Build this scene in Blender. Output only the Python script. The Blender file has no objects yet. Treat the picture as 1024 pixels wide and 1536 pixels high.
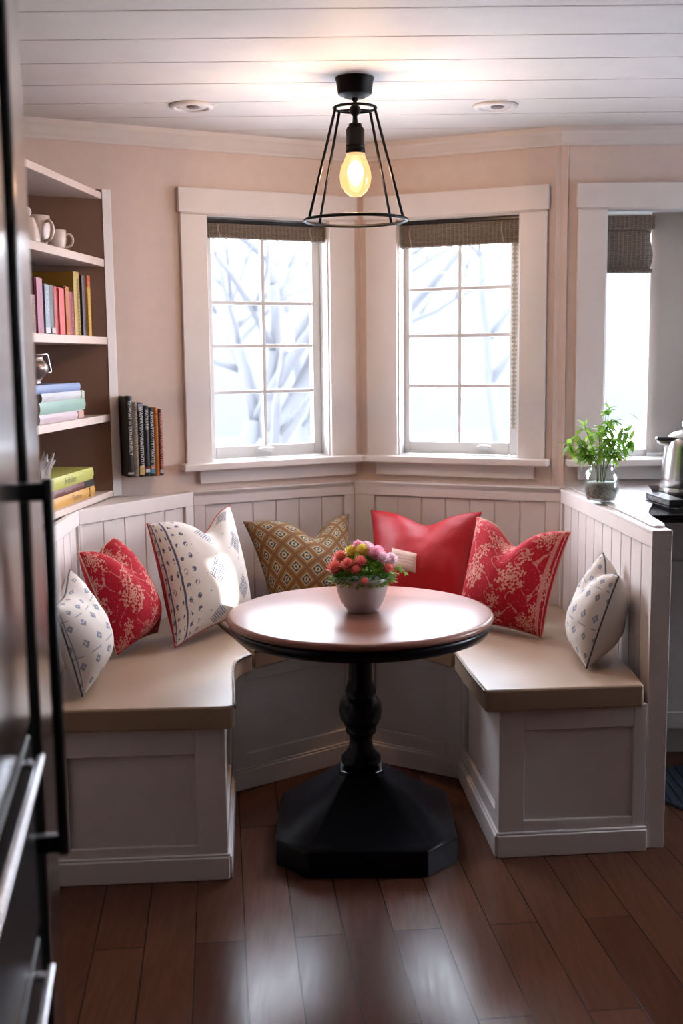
import bpy, bmesh, math, random
from mathutils import Vector, Matrix, noise
random.seed(7)
PI = math.pi
SC = bpy.context.scene
COL = SC.collection

# ------------------------------------------------------------------ node helpers
class S:
    """a value socket that can be computed with"""
    def __init__(s, nt, k): s.nt, s.k = nt, k
    def m(s, op, *a):
        n = s.nt.nodes.new('ShaderNodeMath'); n.operation = op
        for i, x in enumerate((s,) + a):
            if isinstance(x, S): s.nt.links.new(x.k, n.inputs[i])
            else: n.inputs[i].default_value = x
        return S(s.nt, n.outputs[0])
    def __add__(s, o): return s.m('ADD', o)
    __radd__ = __add__
    def __mul__(s, o): return s.m('MULTIPLY', o)
    __rmul__ = __mul__
    def __sub__(s, o): return s.m('SUBTRACT', o)
    def __rsub__(s, o): return (s * -1) + o
    def __truediv__(s, o): return s.m('DIVIDE', o)
    def lt(s, o): return s.m('LESS_THAN', o)
    def gt(s, o): return s.m('GREATER_THAN', o)
    def sin(s): return s.m('SINE')
    def cos(s): return s.m('COSINE')
    def abs(s): return s.m('ABSOLUTE')
    def floor(s): return s.m('FLOOR')
    def fract(s): return s.m('FRACT')
    def sqrt(s): return s.m('SQRT')
    def min(s, o): return s.m('MINIMUM', o)
    def max(s, o): return s.m('MAXIMUM', o)
    def atan2(s, o): return s.m('ARCTAN2', o)
    def mod(s, o): return s.m('FLOORED_MODULO', o)

class Mat:
    def __init__(s, name, color=(.8, .8, .8), rough=.5, metal=0, spec=.5, **kw):
        s.m = bpy.data.materials.new(name); s.m.use_nodes = True
        s.nt = s.m.node_tree; s.b = s.nt.nodes['Principled BSDF']
        s.set('Base Color', (*color, 1)); s.set('Roughness', rough); s.set('Metallic', metal)
        s.set('Specular IOR Level', spec)
        for k, v in kw.items(): s.set(k.replace('_', ' '), v)
    def set(s, k, v):
        i = s.b.inputs[k]
        if isinstance(v, S): s.nt.links.new(v.k, i)
        else: i.default_value = v
    def n(s, t): return s.nt.nodes.new(t)
    def coord(s, kind='Object'):
        return s.n('ShaderNodeTexCoord').outputs[kind]
    def mapped(s, kind='Object', scale=(1, 1, 1), rot=(0, 0, 0)):
        mp = s.n('ShaderNodeMapping'); s.nt.links.new(s.coord(kind), mp.inputs[0])
        mp.inputs['Scale'].default_value = scale; mp.inputs['Rotation'].default_value = rot
        return mp.outputs[0]
    def xyz(s, sock):
        n = s.n('ShaderNodeSeparateXYZ'); s.nt.links.new(sock, n.inputs[0])
        return [S(s.nt, n.outputs[i]) for i in range(3)]
    def vec(s, x, y, z=0):
        n = s.n('ShaderNodeCombineXYZ')
        for i, v in enumerate((x, y, z)):
            if isinstance(v, S): s.nt.links.new(v.k, n.inputs[i])
            else: n.inputs[i].default_value = v
        return n.outputs[0]
    def noise(s, vec=None, scale=5, detail=3, rough=.5):
        n = s.n('ShaderNodeTexNoise')
        if vec is not None: s.nt.links.new(vec, n.inputs['Vector'])
        n.inputs['Scale'].default_value = scale; n.inputs['Detail'].default_value = detail
        n.inputs['Roughness'].default_value = rough
        return S(s.nt, n.outputs['Fac'])
    def mix(s, f, a, b):
        n = s.n('ShaderNodeMix'); n.data_type = 'RGBA'
        for i, v in ((0, f), (6, a), (7, b)):
            if isinstance(v, S): s.nt.links.new(v.k, n.inputs[i])
            elif i == 0: n.inputs[i].default_value = v
            else: n.inputs[i].default_value = (*v, 1)
        return S(s.nt, n.outputs[2])
    def bump(s, h, strength=.2, dist=.01):
        n = s.n('ShaderNodeBump'); s.nt.links.new(h.k, n.inputs['Height'])
        n.inputs['Strength'].default_value = strength; n.inputs['Distance'].default_value = dist
        s.nt.links.new(n.outputs[0], s.b.inputs['Normal'])

M = {}
def simple(key, color, rough=.5, metal=0, bump=0, bscale=60, **kw):
    m = Mat(key, color, rough, metal, **kw)
    v = m.noise(m.coord(), bscale * .15, 3)
    m.set('Base Color', m.mix(v, tuple(c * .93 for c in color), tuple(min(1, c * 1.05) for c in color)))
    if bump: m.bump(m.noise(m.coord(), bscale, 3), bump, .004)
    M[key] = m.m
    return m
simple('wall_paint', (.86, .69, .61), .75, bump=.05, bscale=140)
simple('rear_paint', (.05, .042, .038), .8)
simple('case_wood', (.16, .075, .045), .55)
simple('trim_paint', (.88, .80, .76), .38)
simple('ceiling_paint', (.80, .76, .73), .6, spec=.25)
simple('wainscot_paint', (.85, .76, .73), .4)
simple('shelf_paint', (.74, .60, .53), .45)
simple('sash_paint', (.74, .72, .70), .35)
simple('shade_cloth', (.55, .49, .45), .9)
simple('black_metal', (.004, .0035, .004), .5, 0, spec=.2)
simple('black_handle', (.006, .006, .007), .35)
simple('silver', (.75, .77, .82), .22, 1)
simple('dark_steel', (.30, .29, .29), .17, 1)
simple('fridge_gap', (.004, .004, .004), .9, spec=0)
simple('downlight_white', (.8, .76, .74), .4)
simple('downlight_dark', (.16, .12, .11), .4)
simple('china', (.80, .68, .62), .25)
simple('pewter', (.23, .19, .17), .35, .85)
simple('pages', (.70, .62, .50), .8)
simple('black_stone', (.01, .01, .012), .08)
simple('black_plastic', (.012, .013, .018), .3)
simple('navy_mat', (.02, .028, .05), .85)
simple('snow', (.46, .475, .50), .95)
simple('stem_green', (.10, .16, .03), .6)
simple('soil', (.03, .02, .015), .95)
simple('cord_beige', (.55, .48, .38), .8)
simple('pale_plastic', (.7, .68, .66), .35)

def tube_glass(key, tint=(1, 1, 1), gloss=.08, rough=.02):
    m = bpy.data.materials.new(key); m.use_nodes = True; nt = m.node_tree
    nt.nodes.clear(); o = nt.nodes.new('ShaderNodeOutputMaterial')
    t = nt.nodes.new('ShaderNodeBsdfTransparent'); t.inputs[0].default_value = (*tint, 1)
    g = nt.nodes.new('ShaderNodeBsdfGlossy'); g.inputs['Roughness'].default_value = rough
    lw = nt.nodes.new('ShaderNodeLayerWeight'); lw.inputs[0].default_value = .25
    mm = nt.nodes.new('ShaderNodeMath'); mm.operation = 'MULTIPLY_ADD'
    nt.links.new(lw.outputs['Fresnel'], mm.inputs[0]); mm.inputs[1].default_value = .5; mm.inputs[2].default_value = gloss * .3
    mm.use_clamp = True
    x = nt.nodes.new('ShaderNodeMixShader')
    nt.links.new(mm.outputs[0], x.inputs[0]); nt.links.new(t.outputs[0], x.inputs[1]); nt.links.new(g.outputs[0], x.inputs[2])
    nt.links.new(x.outputs[0], o.inputs[0]); M[key] = m
tube_glass('pane', (.97, .98, 1), .08)
tube_glass('jar_glass', (.97, .985, .98), .12)
simple('cut_glass', (.72, .68, .67), .12, Alpha=.55)

# bulb: warm glass skin that glows, brightest at its middle
def bulb_mat():
    m = bpy.data.materials.new('bulb_glass'); m.use_nodes = True; nt = m.node_tree; nt.nodes.clear()
    o = nt.nodes.new('ShaderNodeOutputMaterial'); t = nt.nodes.new('ShaderNodeBsdfTransparent')
    e = nt.nodes.new('ShaderNodeEmission'); e.inputs[0].default_value = (1, .50, .19, 1); e.inputs[1].default_value = .72
    g = nt.nodes.new('ShaderNodeBsdfGlossy'); g.inputs['Roughness'].default_value = .05
    x = nt.nodes.new('ShaderNodeMixShader'); x.inputs[0].default_value = .55
    y = nt.nodes.new('ShaderNodeMixShader'); y.inputs[0].default_value = .05
    nt.links.new(t.outputs[0], x.inputs[1]); nt.links.new(e.outputs[0], x.inputs[2])
    nt.links.new(x.outputs[0], y.inputs[1]); nt.links.new(g.outputs[0], y.inputs[2]); nt.links.new(y.outputs[0], o.inputs[0])
    M['bulb'] = m
    m = bpy.data.materials.new('filament'); m.use_nodes = True; nt = m.node_tree; nt.nodes.clear()
    o = nt.nodes.new('ShaderNodeOutputMaterial'); e = nt.nodes.new('ShaderNodeEmission')
    e.inputs[0].default_value = (1, .72, .42, 1); e.inputs[1].default_value = 9
    nt.links.new(e.outputs[0], o.inputs[0]); M['filament'] = m
bulb_mat()

def wood_floor():
    m = Mat('floor_planks', rough=.3, spec=.11)
    v = m.mapped('Object', rot=(0, 0, math.radians(-90 - 6.0)))
    br = m.n('ShaderNodeTexBrick'); m.nt.links.new(v, br.inputs['Vector'])
    for k, val in (('Scale', 1), ('Mortar Size', .0016), ('Mortar Smooth', .3), ('Bias', 0), ('Brick Width', 1.1), ('Row Height', .125)):
        br.inputs[k].default_value = val
    br.offset = .37; br.inputs['Color1'].default_value = (.085, .033, .020, 1); br.inputs['Color2'].default_value = (.145, .062, .038, 1)
    br.inputs['Mortar'].default_value = (.012, .007, .006, 1)
    v2 = m.mapped('Object', scale=(9, .7, 1), rot=(0, 0, math.radians(-6.0)))
    g = m.noise(v2, 9, 6, .65)
    n = m.n('ShaderNodeMix'); n.data_type = 'RGBA'; n.blend_type = 'MULTIPLY'; n.inputs[0].default_value = .75
    m.nt.links.new(br.outputs['Color'], n.inputs[6])
    m.nt.links.new(m.mix(g, (.45, .42, .42), (1.25, 1.2, 1.18)).k, n.inputs[7])
    m.set('Base Color', S(m.nt, n.outputs[2]))
    m.set('Roughness', g * .16 + .13)
    m.bump(g * .25 - S(m.nt, br.outputs['Fac']) * 1.0, .22, .003)
    M['floor'] = m.m
wood_floor()

def table_wood():
    m = Mat('table_wood', rough=.2, spec=.36)
    x, y, z = m.xyz(m.coord())
    g = m.noise(m.vec(x * 1.2, y * 22, 0), 3, 5, .6)
    c = m.mix(g, (.26, .105, .075), (.34, .15, .11))
    seam = ((y + x * .04) - .0).abs().lt(.0012)
    m.set('Base Color', m.mix(seam, c, (.05, .02, .015)))
    m.set('Roughness', g * .06 + .27)
    m.bump(g, .04, .002)
    M['table_top'] = m.m
    m = Mat('table_black', (.004, .004, .007), .3, spec=.2); m.bump(m.noise(m.coord(), 30, 3), .06, .003); M['table_black'] = m.m
table_wood()

def leather():
    m = Mat('tan_leather', (.42, .27, .16), .36)
    a = m.noise(m.coord(), 5, 3); b = m.noise(m.coord(), 160, 2)
    m.set('Base Color', m.mix(a, (.35, .235, .155), (.44, .31, .215)))
    m.set('Specular IOR Level', .7); m.set('Roughness', a * .15 + .30); m.bump(b * .15 + a, .25, .01); M['leather'] = m.m
    m = Mat('dark_leather', (.10, .065, .035), .4); m.bump(m.noise(m.coord(), 120, 2), .1, .004); M['leather_seam'] = m.m
leather()

def bamboo():
    m = Mat('woven_bamboo', rough=.85)
    x, y, z = m.xyz(m.coord('UV'))
    s = (y * 900).sin() * .5 + .5
    t = ((x * 60).fract()).lt(.14)
    nz = m.noise(m.vec(x * 60, y * 220), 1, 2)
    c = m.mix(nz, (.055, .038, .028), (.36, .29, .22))
    c = m.mix(s * .5, c, (.10, .075, .06)); c = m.mix(t * .5, c, (.40, .34, .28))
    m.set('Base Color', c); m.bump(s, .5, .003); M['bamboo'] = m.m
bamboo()

def tile_board():
    m = Mat('pale_planks', rough=.35)
    x, y, z = m.xyz(m.coord())
    l = ((x * 18 + y * 4).fract()).lt(.06).max(((y * 6).fract()).lt(.02))
    g = m.noise(m.vec(x * 30, y * 4), 2, 4)
    m.set('Base Color', m.mix(l * .6, m.mix(g, (.50, .45, .44), (.74, .70, .70)), (.25, .2, .19))); M['board'] = m.m
    m = Mat('gravel', rough=.8); vo = m.n('ShaderNodeTexVoronoi'); vo.inputs['Scale'].default_value = 260
    m.nt.links.new(m.coord(), vo.inputs['Vector']); d = S(m.nt, vo.outputs['Distance'])
    m.set('Base Color', m.mix(d * 1.4, (.62, .63, .56), (.20, .21, .18))); M['gravel'] = m.m
    m = Mat('brushed_steel', (.62, .61, .60), .26, 1); x, y, z = m.xyz(m.coord())
    m.set('Roughness', m.noise(m.vec(x * 4, y * 4, z * 160), 4, 2) * .14 + .17); M['steel'] = m.m
    m = Mat('bark', (.022, .023, .027), .9); M['bark'] = m.m
tile_board()
def hill():
    m = Mat('far_woods', rough=1); x, y, z = m.xyz(m.coord())
    a = m.noise(m.vec(x * 1.4, y * 1.4, z * .35), 2.2, 6, .7); b = m.noise(m.coord(), .35, 4)
    m.set('Base Color', m.mix(a, (.0145, .0155, .018), (.021, .0225, .026))); M['woods'] = m.m
hill()

# ---- cloths for the pillows (all in the pillow's own UV square)
def cloth_base(key, rough=.8):
    m = Mat(key, rough=rough, spec=.22); u, v, _ = m.xyz(m.coord('UV'))
    w = (u * 700).sin() * (v * 700).sin()
    return m, u, v, w
def floral_red():
    m, u, v, w = cloth_base('red_floral')
    nz = m.noise(m.vec(u, v), 38, 3, .6)
    def flowers(sx, sy, ox, oy, R, k):
        a = (u * sx + ox); b = (v * sy + oy)
        row = b.floor(); a = a + row.mod(2) * .5
        x = a.fract() - .5; y = b.fract() - .5
        r = (x * x + y * y).sqrt(); th = y.atan2(x)
        pet = r.lt((th * k).sin().abs() * R * .55 + R * .45)
        rings = ((r * 62).sin() * (th * k * 2).sin()).gt(-.15)
        return pet * rings.max(r.lt(R * .2))
    f1 = flowers(3.1, 3.1, .1, .05, .36, 4)
    f2 = flowers(3.1, 3.1, .42, .58, .17, 3)
    th = ((u * 19 + (v * 24).sin() * 1.1).sin() * (v * 15 + (u * 27).sin() * .8).sin())
    vine = th.abs().lt(.06) * nz.gt(.47)
    speck = m.noise(m.vec(u, v), 55, 2).gt(.66)
    mask = f1.max(f2).max(vine * .8) * nz.gt(.40) + speck * .35
    band = (u - .875).abs().lt(.022) * .75
    line = (u - .945).abs().lt(.006)
    mask = (mask * u.lt(.96)).max(band).max(line).min(1)
    c = m.mix(mask * .78, (.43, .008, .022), (.70, .34, .27))
    m.set('Base Color', c); m.bump(w * .3 + mask, .12, .002); M['red_floral'] = m.m
    m, u, v, w = cloth_base('red_plain', .6); m.set('Base Color', m.mix(m.noise(m.vec(u, v), 6, 3), (.40, .010, .020), (.50, .018, .028)))
    m.set('Sheen Weight', .15); m.bump(w, .08, .002); M['red_plain'] = m.m
    m, u, v, w = cloth_base('red_satin', .42); m.set('Base Color', m.mix(m.noise(m.vec(u, v), 5, 3), (.42, .007, .014), (.50, .012, .020)))
    m.bump(m.noise(m.vec(u, v * .6), 9, 3) + w * .05, .3, .012); M['red_satin'] = m.m
floral_red()
def block_print():
    m, u, v, w = cloth_base('blue_block_print')
    nz = m.noise(m.vec(u, v), 45, 3, .6); jx = (m.noise(m.vec(u, v), 14, 1) - .5) * .02
    ink = (.055, .07, .15)
    l = ((u - .055 + jx).abs().lt(.008)).max((u - .19 + jx).abs().lt(.009))
    x = (u * 15).fract() - .5; y = (v * 13).fract() - .5
    dots = ((x * x + y * y).lt(.05)) * nz.gt(.47) * (u.lt(.17)).max((u - .27).abs().lt(.055)).max((u - .93).abs().lt(.05))
    X = ((u - .35) * 4.2).fract() - .5; Y = (v * 3.4 + ((u - .35) * 4.2).floor() * .5).fract() - .5
    dia = (X.abs() + Y.abs() * 1.0); lat = (((X + Y) * 38).sin() * ((X - Y) * 38).sin()).abs().gt(.32)
    motif = dia.lt(.30) * lat * nz.gt(.38) * u.gt(.33)
    scat = m.noise(m.vec(u, v), 30, 2).gt(.70) * .6
    mk = l.max(dots).max(motif).max(scat).min(1)
    m.set('Base Color', m.mix(mk * .93, (.74, .66, .60), ink)); m.bump(w, .08, .002); M['block_print'] = m.m
    m, u, v, w = cloth_base('dotted_print')
    nz = m.noise(m.vec(u, v), 50, 3, .6)
    x = (u * 6.5 + (v * 7).floor().mod(2) * .5).fract() - .5; y = (v * 7).fract() - .5
    r = x.abs() + y.abs(); dots = r.lt(.24) * (r.lt(.06)).m('SUBTRACT', 1).abs() * nz.gt(.40)
    dash = ((v * 3.5).fract() - .5).abs().lt(.018) * (u * 34).sin().gt(-.3) * u.lt(.97)
    l = (u - .035).abs().lt(.006)
    mk = dots.max(dash * .8).max(l).min(1)
    m.set('Base Color', m.mix(mk * .78, (.76, .69, .64), (.14, .18, .29))); m.bump(w, .08, .002); M['dotted'] = m.m
    m, u, v, w = cloth_base('cream_plain'); m.set('Base Color', m.mix(m.noise(m.vec(u, v), 8, 3), (.68, .60, .54), (.74, .67, .61))); m.bump(w, .08, .002); M['cream'] = m.m
    m = Mat('dark_thread', (.09, .09, .11), .8); M['thread'] = m.m
    m = Mat('pale_thread', (.66, .38, .28), .8); M['thread_pale'] = m.m
    m = Mat('red_thread', (.42, .012, .022), .8); M['thread_red'] = m.m
    m = Mat('brown_thread', (.10, .06, .035), .8); M['thread_brown'] = m.m
block_print()
def geometric():
    m, u, v, w = cloth_base('olive_geometric')
    a = (u + v * .62) * 7.6; b = (v * .95 - u * .62) * 7.6
    x = (a.fract() - .5).abs(); y = (b.fract() - .5).abs(); d = x.max(y)
    nz = m.noise(m.vec(a, b), 9, 3, .6)
    gold = (.34, .20, .075); brown = (.17, .075, .025); navy = (.035, .045, .065); tan = (.46, .35, .20)
    c = m.mix(d.lt(.40), brown, gold); c = m.mix((d - .35).abs().lt(.025), c, brown); c = m.mix(d.lt(.26), c, navy)
    c = m.mix((d - .26).abs().lt(.022), c, tan); c = m.mix((((x * x + y * y).sqrt() - .12).abs().lt(.05)) * nz.gt(.42), c, tan)
    c = m.mix(nz.gt(.64) * .7, c, (.10, .06, .03))
    m.set('Base Color', c); m.bump(d * .5 + nz * .4 + w * .2, .3, .004); M['geometric'] = m.m
    m = Mat('paper_patch', rough=.7); u, v, _ = m.xyz(m.coord('UV'))
    nz = m.noise(m.vec(u * 26, v * 5), 2, 3)
    ln = ((v * 6).fract() - .5 + (u * 60).sin() * .12 + (nz - .5) * .5).abs().lt(.09) * nz.gt(.46) * (u - .5).abs().lt(.42) * (v - .5).abs().lt(.40)
    m.set('Base Color', m.mix(ln * .6, (.70, .45, .37), (.14, .06, .07))); M['patch'] = m.m
geometric()

def translucent(key, a, b, f=.5):
    m = Mat(key, a, .5); c = m.mix(m.noise(m.coord(), 60, 2), a, b); m.set('Base Color', c)
    t = m.n('ShaderNodeBsdfTranslucent'); m.nt.links.new(c.k, t.inputs[0]); x = m.n('ShaderNodeMixShader'); x.inputs[0].default_value = f
    o = m.nt.nodes['Material Output']; m.nt.links.new(m.b.outputs[0], x.inputs[1]); m.nt.links.new(t.outputs[0], x.inputs[2]); m.nt.links.new(x.outputs[0], o.inputs[0])
    M[key] = m.m
# ------------------------------------------------------------------ mesh helpers
class MB:
    def __init__(s): s.v, s.f, s.uv = [], [], {}
    def add(s, vs, fs, uvs=None):
        b = len(s.v); s.v += [Vector(p) for p in vs]; s.f += [tuple(b + i for i in q) for q in fs]
        if uvs:
            for i, t in enumerate(uvs): s.uv[b + i] = t
        return s
    def hexa(s, p):      # 8 corners: bottom 0-3, top 4-7
        return s.add(p, [(0, 3, 2, 1), (4, 5, 6, 7), (0, 1, 5, 4), (1, 2, 6, 5), (2, 3, 7, 6), (3, 0, 4, 7)])
    def box(s, lo, hi, fr=None):
        fr = fr or (lambda x, y, z: (x, y, z))
        (a, b, c), (d, e, f) = lo, hi
        return s.hexa([fr(*q) for q in ((a, b, c), (d, b, c), (d, e, c), (a, e, c), (a, b, f), (d, b, f), (d, e, f), (a, e, f))])
    def prism(s, poly, z0, z1):
        n = len(poly); vs = [(x, y, z0) for x, y in poly] + [(x, y, z1) for x, y in poly]
        return s.add(vs, [tuple(range(n - 1, -1, -1)), tuple(range(n, 2 * n))] + [(i, (i + 1) % n, n + (i + 1) % n, n + i) for i in range(n)])
    def lathe(s, prof, c=(0, 0, 0), n=40, mod=None):
        vs, fs = [], []
        for j, (r, z) in enumerate(prof):
            for i in range(n):
                a = 2 * PI * i / n; rr = r * (mod(a, j) if mod else 1)
                vs.append((c[0] + rr * math.cos(a), c[1] + rr * math.sin(a), c[2] + z))
        for j in range(len(prof) - 1):
            for i in range(n):
                k = (i + 1) % n
                fs.append((j * n + i, j * n + k, (j + 1) * n + k, (j + 1) * n + i))
        if prof[0][0] > 1e-5: fs.append(tuple(range(n - 1, -1, -1)))
        if prof[-1][0] > 1e-5: fs.append(tuple((len(prof) - 1) * n + i for i in range(n)))
        return s.add(vs, fs)
    def tube(s, path, r, n=10, closed=False):
        P = [Vector(p) for p in path]; m = len(P); vs, fs = [], []
        rr = r if isinstance(r, (list, tuple)) else [r] * m
        up = None
        for i in range(m):
            if closed: t = P[(i + 1) % m] - P[i - 1]
            else: t = P[min(i + 1, m - 1)] - P[max(i - 1, 0)]
            t.normalize()
            if up is None:
                up = Vector((0, 0, 1)) if abs(t.z) < .9 else Vector((1, 0, 0))
            a = t.cross(up)
            if a.length < 1e-4: a = t.orthogonal()
            a.normalize(); b = a.cross(t).normalized(); up = b
            for k in range(n):
                an = 2 * PI * k / n; vs.append(P[i] + (a * math.cos(an) + b * math.sin(an)) * rr[i])
        for i in range(m if closed else m - 1):
            for k in range(n):
                j = (i + 1) % m; l = (k + 1) % n
                fs.append((i * n + k, i * n + l, j * n + l, j * n + k))
        if not closed: fs += [tuple(range(n - 1, -1, -1)), tuple((m - 1) * n + k for k in range(n))]
        return s.add(vs, fs)
    def ring(s, c, R, r, n=56, k=10, ry=None):
        return s.tube([(c[0] + R * math.cos(2 * PI * i / n), c[1] + (ry or R) * math.sin(2 * PI * i / n), c[2]) for i in range(n)], r, k, True)
    def sphere(s, c, r, nu=14, nv=10, sq=(1, 1, 1)):
        prof = [(max(1e-6, r * math.sin(PI * j / nv)), -r * math.cos(PI * j / nv)) for j in range(nv + 1)]
        b = len(s.v); s.lathe(prof, (0, 0, 0), nu)
        for i in range(b, len(s.v)): q = s.v[i]; s.v[i] = Vector((c[0] + q.x * sq[0], c[1] + q.y * sq[1], c[2] + q.z * sq[2]))
        return s
    def sweep(s, path, prof, inward=1):
        """profile (offset to the left of the path, z) along an open xy path, mitred"""
        P = [Vector(p) for p in path]; vs, fs = [], []; m, k = len(P), len(prof)
        for i in range(m):
            d1 = (P[i] - P[i - 1]).normalized() if i else (P[1] - P[0]).normalized()
            d2 = (P[i + 1] - P[i]).normalized() if i < m - 1 else d1
            n1 = Vector((-d1.y, d1.x)); n2 = Vector((-d2.y, d2.x)); nn = (n1 + n2).normalized(); nn = nn / max(.3, nn.dot(n1))
            for o, z in prof:
                q = P[i] + nn * o * inward; vs.append((q.x, q.y, z))
        for i in range(m - 1):
            for j in range(k):
                l = (j + 1) % k; fs.append((i * k + j, i * k + l, (i + 1) * k + l, (i + 1) * k + j))
        fs += [tuple(range(k)), tuple((m - 1) * k + j for j in range(k))]
        return s.add(vs, fs)

def wloc(p):
    v = Vector()
    while p: v += p.location; p = p.parent
    return v
def obj(name, mb, mat, parent=None, smooth=False, bevel=0, seg=2, sub=0, angle=35, solid=0):
    me = bpy.data.meshes.new(name)
    if parent: off = wloc(parent)
    else:
        xs = [v.x for v in mb.v]; ys = [v.y for v in mb.v]
        off = Vector(((min(xs) + max(xs)) / 2, (min(ys) + max(ys)) / 2, min(v.z for v in mb.v)))
    me.from_pydata([v - off for v in mb.v], [], mb.f)
    if mb.uv:
        ul = me.uv_layers.new(name='UVMap')
        for l in me.loops: ul.data[l.index].uv = mb.uv.get(l.vertex_index, (0, 0))
    bm = bmesh.new(); bm.from_mesh(me)
    bmesh.ops.recalc_face_normals(bm, faces=bm.faces); bm.to_mesh(me); bm.free()
    o = bpy.data.objects.new(name, me); COL.objects.link(o)
    if parent: o.parent = parent
    else: o.location = off
    mats = mat if isinstance(mat, list) else [mat]
    for q in mats: me.materials.append(M[q] if isinstance(q, str) else q)
    if smooth:
        for p in me.polygons: p.use_smooth = True
    if bevel:
        b = o.modifiers.new('bevel', 'BEVEL'); b.width = bevel; b.segments = seg; b.limit_method = 'ANGLE'; b.angle_limit = math.radians(angle)
        b.harden_normals = False
        for p in me.polygons: p.use_smooth = True
        w = o.modifiers.new('wn', 'WEIGHTED_NORMAL'); w.keep_sharp = False
    if sub:
        m = o.modifiers.new('sub', 'SUBSURF'); m.levels = m.render_levels = sub
    if solid:
        m = o.modifiers.new('solid', 'SOLIDIFY'); m.thickness = solid; m.offset = -1
    return o
def tag(o, label, cat, group=None, kind=None):
    if label: o['label'] = label
    if cat: o['category'] = cat
    if group: o['group'] = group
    if kind: o['kind'] = kind
    return o
def thing(name, loc, label=None, cat=None, group=None):
    o = bpy.data.objects.new(name, None); COL.objects.link(o); o.location = loc; o.empty_display_size = .05
    return tag(o, label, cat, group)
def struct(name, mb, mat, **kw):
    o = obj(name, mb, mat, **kw); o['kind'] = 'structure'; return o

# ------------------------------------------------------------------ the room
def frame(K, u):
    n = (u[1], -u[0])                       # towards the room
    return lambda s, o, z: (K[0] + u[0] * s + n[0] * o, K[1] + u[1] * s + n[1] * o, z)
def unit(a, b):
    d = Vector(b) - Vector(a); L = d.length; return (d.x / L, d.y / L), L
K = (.083, 4.62)
U1 = (.892, .452); U2 = (.918, -.397)
EX = (K[0] + U2[0] * .806, K[1] + U2[1] * .806)      # corner with the kitchen wall
F1 = frame(K, U1); F2 = frame(K, U2); F4 = frame(EX, (1, 0))
WL0 = (-1.1315, 4.0046)                               # left wall meets window wall
UL = (.1075, .9942)
FL = frame(WL0, UL)
CZ = 2.27
XR, YB = 3.1, -3.6
LEFT_END = FL(-(WL0[1] - YB) / UL[1], 0, 0)[:2]

def wall_with_hole(fr, s0, s1, holes, z1=CZ + .06, t=.13):
    mb = MB(); s = s0
    for (a, b, c, d) in holes:
        mb.box((s, -t, -.02), (a, 0, z1), fr); mb.box((a, -t, -.02), (b, 0, c), fr); mb.box((a, -t, d), (b, 0, z1), fr); s = b
    mb.box((s, -t, -.02), (s1, 0, z1), fr); return mb
H1 = (-.648, -.141, 1.05, 1.978); H2 = (.163, .655, 1.05, 1.978); H4 = (.168, .95, 1.05, 1.978)
struct('wall_back_left', wall_with_hole(F1, -1.36, .06, [H1]), 'wall_paint')
struct('wall_back_right', wall_with_hole(F2, -.02, .83, [H2]), 'wall_paint')
struct('wall_kitchen', wall_with_hole(F4, -.02, XR - EX[0] + .1, [H4]), 'wall_paint')
struct('wall_left', MB().box((-9, -.13, -.02), (.1, 0, CZ + .06), FL), 'wall_paint')
FR = frame((XR, EX[1]), (0, -1))                      # kitchen side wall, out of the frame
H5 = (.12, 1.22, 1.0, 2.0); H6 = (2.345, 2.515, 1.50, 1.79)
struct('wall_right', wall_with_hole(FR, -.1, EX[1] - YB + .1, [H5, H6]), 'wall_paint')
struct('wall_rear', MB().box((LEFT_END[0] - .5, YB - .13, -.02), (XR + .2, YB, CZ + .06)), 'rear_paint')
struct('floor', MB().box((-2.6, YB - .1, -.08), (XR + .2, 4.75, 0)), 'floor')
cb = MB(); y = 4.78
edges = [4.76, 4.52, 4.276, 4.037, 3.812, 3.561, 3.308, 3.072, 2.829]
while edges[-1] > YB: edges.append(edges[-1] - .243)
for a, b in zip(edges[:-1], edges[1:]):
    b += .003
    cb.hexa([(-2.6, b, CZ + .02), (XR + .1, b, CZ + .02), (XR + .1, a, CZ + .02), (-2.6, a, CZ + .02), (-2.6, b + .002, CZ), (XR + .1, b + .002, CZ), (XR + .1, a - .002, CZ), (-2.6, a - .002, CZ)])
cb.box((-2.6, YB - .1, CZ + .012), (XR + .1, 4.78, CZ + .08))
struct('ceiling', cb, 'ceiling_paint')
crown = [(0, 2.208), (.010, 2.208), (.013, 2.216), (.022, 2.224), (.036, 2.246), (.044, 2.252), (.047, 2.2695), (0, 2.2695)]
# path runs so that the room is on its right
def off_path(pts): return [Vector(p) for p in pts]
struct('trim_1', MB().sweep(off_path([LEFT_END, WL0, K, EX, (XR, EX[1])]), crown, -1), 'trim_paint')

# ---------------- windows
def casing(root, fr, s0, s1, z0, z1, ws, wr, ear=.008, s_sill=None, apron=None):
    mb = MB()
    mb.box((s0 - ws, 0, z0), (s0, .018, z1), fr); mb.box((s1, 0, z0), (s1 + wr, .018, z1), fr)
    mb.box((s0 - ws - ear, 0, z1 + .004), (s1 + wr + ear, .026, z1 + .094), fr)
    mb.box((s0 - ws, 0, z1), (s1 + wr, .021, z1 + .006), fr)
    o = obj('window_casing', mb, 'trim_paint', root, bevel=.003)
    jb = MB()
    for a in ((s0, s0 + .006), (s1 - .006, s1)): jb.box((a[0], -.125, z0), (a[1], .004, z1), fr)
    jb.box((s0, -.125, z1 - .006), (s1, .004, z1), fr); jb.box((s0, -.125, z0), (s1, -.0, z0 + .008), fr)
    obj('window_jamb', jb, 'sash_paint', root)
    sl = MB().box((s_sill[0], -.03, z0 - .022), (s_sill[1], .055, z0 + .006), fr)
    obj('window_sill', sl, 'trim_paint', root, bevel=.006, seg=3)
    if apron: 
        ap = MB().box((apron[0], 0, z0 - .075), (apron[1], .016, z0 - .022), fr)
        obj('window_apron', ap, 'trim_paint', root, bevel=.003)
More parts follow.
